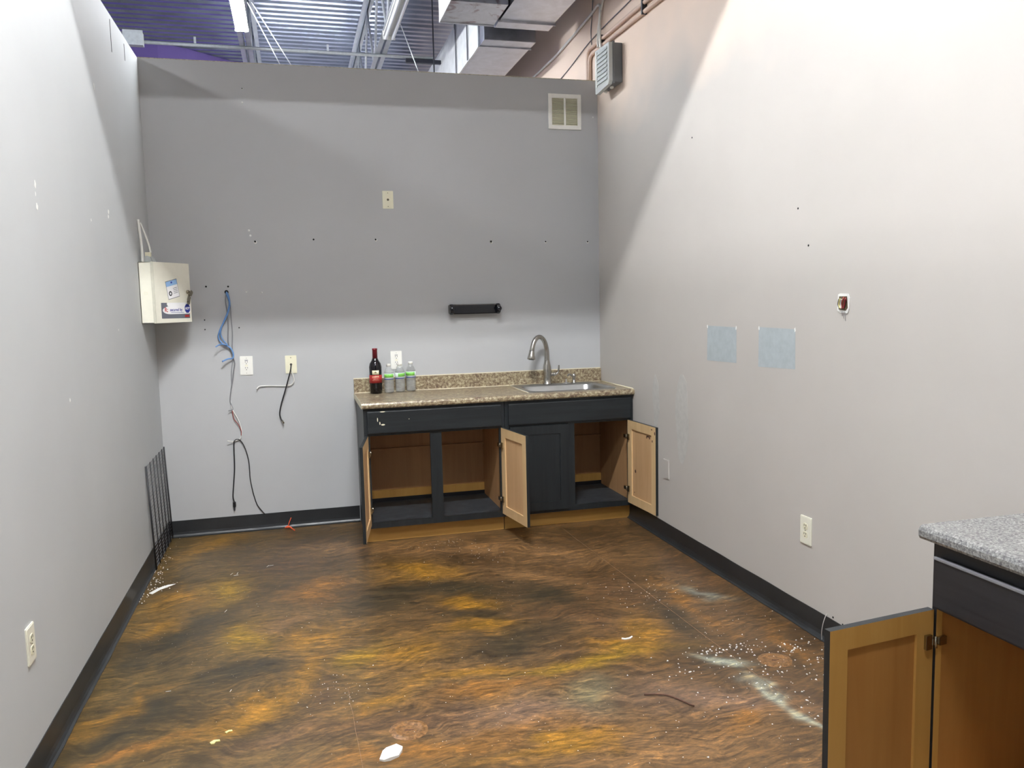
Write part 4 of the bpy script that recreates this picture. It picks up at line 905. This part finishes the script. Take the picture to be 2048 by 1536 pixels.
# ------------------------------------------------------------ second worktop and cabinet, front right
t_ = thing('worktop', (2.77, -4.45, .876), 'grey speckled laminate worktop in the front right corner', 'worktop')
b = PR([(x, z) for x, z in bull(2.455, 3.0874, -1)], (0, -4.97, 0), (1, 0, 0), (0, 0, 1), (0, 1, 0), 1.02)
mk('top', b, M['gran2'], t_)
cc = thing('base_cabinet', (2.79, -4.40, 0), 'black base cabinet with honey wood inside in the front right corner', 'cabinet')
xf, ya, yb2 = 2.492, -4.88, -3.966
for s, y0, y1 in ((-1, ya, ya + .013), (1, yb2 - .013, yb2)):
    b = PR([(xf + .019, .105), (xf + .075, .105), (xf + .075, 0), (3.084, 0), (3.084, .875), (xf + .019, .875)], (0, y0, 0), (1, 0, 0), (0, 0, 1), (0, 1, 0), y1 - y0)
    bmesh.ops.recalc_face_normals(b, faces=b.faces[:])
    for f in b.faces: f.material_index = 0 if f.normal.y * s > .5 else 1
    mk('side_panel', b, None, cc, mats=[M['blkv'], M['honey_p']])
mk('back_panel', BX(3.074, 3.084, ya + .013, yb2 - .013, .13, .875), M['honey_p'], cc)
mk('bottom_board', BX(xf + .019, 3.074, ya + .013, yb2 - .013, .118, .134), M['honey_p'], cc)
mk('toe_board', BX(xf + .065, xf + .080, ya + .001, yb2 - .001, .002, .118), M['honey'], cc)
b = bmesh.new()
for y0, y1, z0, z1 in ((ya, ya + .036, .105, .875), (yb2 - .016, yb2, .105, .875), (ya + .036, yb2 - .016, .105, .142), (ya + .036, yb2 - .016, .690, .725), (ya + .036, yb2 - .016, .81, .875), (-4.45, -4.40, .142, .69)):
    box(b, xf, xf + .019, y0, y1, z0, z1)
bmesh.ops.recalc_face_normals(b, faces=b.faces[:])
for f in b.faces: f.material_index = 1 if (f.normal.y < -.5 and f.calc_center_median().y > -4.1) else 0
mk('face_frame', b, None, cc, mats=[M['blk2'], M['honey']])
mk('drawer_front', BX(xf - .020, xf - .001, ya + .02, yb2 - .020, .700, .836, bev=.004), M['blk2'], cc)
mk('edge_strip', BX(xf - .0225, xf - .013, ya + .022, yb2 - .022, .8300, .8385, bev=.002), M['greyc'], cc)
shaker('cabinet_door', .352, .575, .020, cc, (xf - .003 - 2.79, yb2 - .010 + 4.40, .112), -math.radians(90 + 83.5), 1, ('honey', 'honey_p', 'blkv'), None, hz=(.10, .49))

# ------------------------------------------------------------ litter on the floor
def scrap(name, pts, h, mat, label, cat='scrap', group=None):
    b = PR(pts, (0, 0, .0006), (1, 0, 0), (0, 1, 0), (0, 0, 1), h)
    o = mk(name, b, mat, base=(pts[0][0], pts[0][1], 0)); return tag(o, label, cat, group)
b = bmesh.new(); P = [(1.085, -3.09), (1.10, -3.05), (1.115, -3.025), (1.15, -3.02), (1.17, -3.035), (1.165, -3.06), (1.15, -3.085), (1.12, -3.10), (1.10, -3.10)]
n_ = len(P); top_ = [b.verts.new((x, y, .008 + .005 * (i % 2))) for i, (x, y) in enumerate(P)]; bot = [b.verts.new((x, y, .0008)) for x, y in P]
cv = b.verts.new((1.128, -3.06, .016))
for i in range(n_): b.faces.new((top_[i], top_[(i + 1) % n_], cv)); b.faces.new((top_[i], bot[i], bot[(i + 1) % n_], top_[(i + 1) % n_]))
b.faces.new(bot)
tag(mk('plaster_lump', b, M['chip'], base=(1.128, -3.06, 0)), 'white broken plaster lump at the front of the floor', 'debris')
scrap('plastic_strip', [(2.235, -2.430), (2.250, -2.442), (2.275, -2.440), (2.292, -2.425), (2.290, -2.418), (2.272, -2.430), (2.252, -2.432), (2.240, -2.422)], .004, M['white'], 'curved white plastic sliver in the middle of the floor', 'debris')
scrap('yellow_scrap', [(.520, -2.80), (.533, -2.788), (.552, -2.79), (.555, -2.80), (.540, -2.80), (.536, -2.812), (.525, -2.812)], .004, M['yel'], 'larger pale yellow scrap at the front left of the floor', 'debris')
scrap('yellow_scrap', [(.566, -2.74), (.578, -2.73), (.590, -2.732), (.592, -2.740), (.580, -2.740), (.572, -2.75)], .003, M['yel'], 'smaller pale yellow scrap just behind the larger one', 'debris')
tag(mk('twig', TB([(2.116, -2.939, .004), (2.16, -2.955, .006), (2.204, -2.983, .006), (2.257, -3.076, .004)], .0028, 6), M['wood_scrap'], base=(2.18, -2.97, 0)), 'long thin dark stick lying on the right of the floor', 'stick')
b = bmesh.new()
tube(b, [(.748, -.045, .010), (.768, -.050, .022), (.790, -.055, .012), (.772, -.042, .008), (.758, -.060, .016), (.780, -.070, .020), (.800, -.085, .008), (.812, -.110, .006)], .0040, 7)
tube(b, [(.770, -.050, .016), (.776, -.040, .04), (.792, -.030, .075)], .0028, 7)
tag(mk('orange_wire', b, M['orange'], base=(.77, -.05, 0)), 'knotted orange wire on the floor against the back baseboard', 'wire')
tag(mk('loose_wire', TB([(3.070, -2.716, .003), (3.058, -2.730, .05), (3.055, -2.745, .10), (3.066, -2.750, .135), (3.078, -2.742, .12)], .0015, 6), M['whitec'], base=(3.06, -2.73, 0)), 'thin white wire sticking up from the right baseboard', 'wire')
rnd = random.Random(5)
for k, (x, y, l, a) in enumerate(((.455, -.93, .03, 1.2), (.475, -.95, .025, .3), (.49, -.93, .03, 1.4), (.66, -.83, .03, .1), (.652, -.85, .03, 1.2), (.47, -1.52, .03, 1.3), (.31, -2.34, .02, 0), (.56, -2.42, .018, 1.3))):
    tag(mk('staple', TB([(x, y, .002), (x + l * math.cos(a), y + l * math.sin(a), .002)], .0012, 5, smooth=False), M['whitec'], base=(x, y, 0)), 'tiny pale staple or wire clipping on the left part of the floor', 'staple', 'clippings on the left of the floor')
# crumbs nobody could count
b = bmesh.new()
def crumb(x, y, r):
    vs = [b.verts.new((x + r * math.cos(i * 2.09 + x * 50) * rnd.uniform(.6, 1.3), y + r * math.sin(i * 2.09 + x * 50) * rnd.uniform(.6, 1.3), .0006)) for i in range(3)]
    tp = b.verts.new((x, y, .0006 + r * .8))
    b.faces.new(vs[::-1])
    for i in range(3): b.faces.new((vs[i], vs[(i + 1) % 3], tp))
for cx, cy, sx, sy, n_, r in ((2.55, -1.95, .12, .12, 60, .0035), (2.72, -2.35, .2, .12, 40, .003), (2.72, -2.82, .28, .12, 130, .0045), (2.75, -3.05, .2, .15, 60, .005), (2.62, -2.66, .12, .03, 50, .006), (2.9, -2.75, .10, .04, 25, .006), (2.85, -3.3, .15, .15, 60, .004), (1.9, -1.0, .12, .12, 30, .003), (1.75, -.72, .15, .06, 50, .0025),
                              (2.3, -3.3, .3, .2, 50, .003), (1.0, -2.55, .08, .12, 40, .003), (1.5, -2.2, .7, .8, 160, .0025), (.03, -.85, .02, .25, 50, .005), (.06, -.6, .02, .35, 30, .004), (.08, -1.0, .04, .06, 40, .004)):
    for i in range(n_):
        x, y = cx + rnd.gauss(0, sx), cy + rnd.gauss(0, sy)
        if .022 < x < 3.06 and y < -.66 or (.022 < x < 1.2 and y < -.03): crumb(x, y, r * rnd.uniform(.4, 1.2))
tag(mk('floor_crumbs', b, M['chip'], base=(1.5, -2, 0)), 'white crumbs of plaster and paint scattered over the floor', 'debris', kind='stuff')
tag(mk('plaster_smear', PR([(.050, -1.10), (.085, -1.03), (.13, -.99), (.17, -.985), (.15, -1.01), (.10, -1.06), (.07, -1.12)], (0, 0, .0005), (1, 0, 0), (0, 1, 0), (0, 0, 1), .0012), M['chip'], base=(.1, -1.05, 0)), 'white plaster smear on the floor by the left baseboard', 'debris')
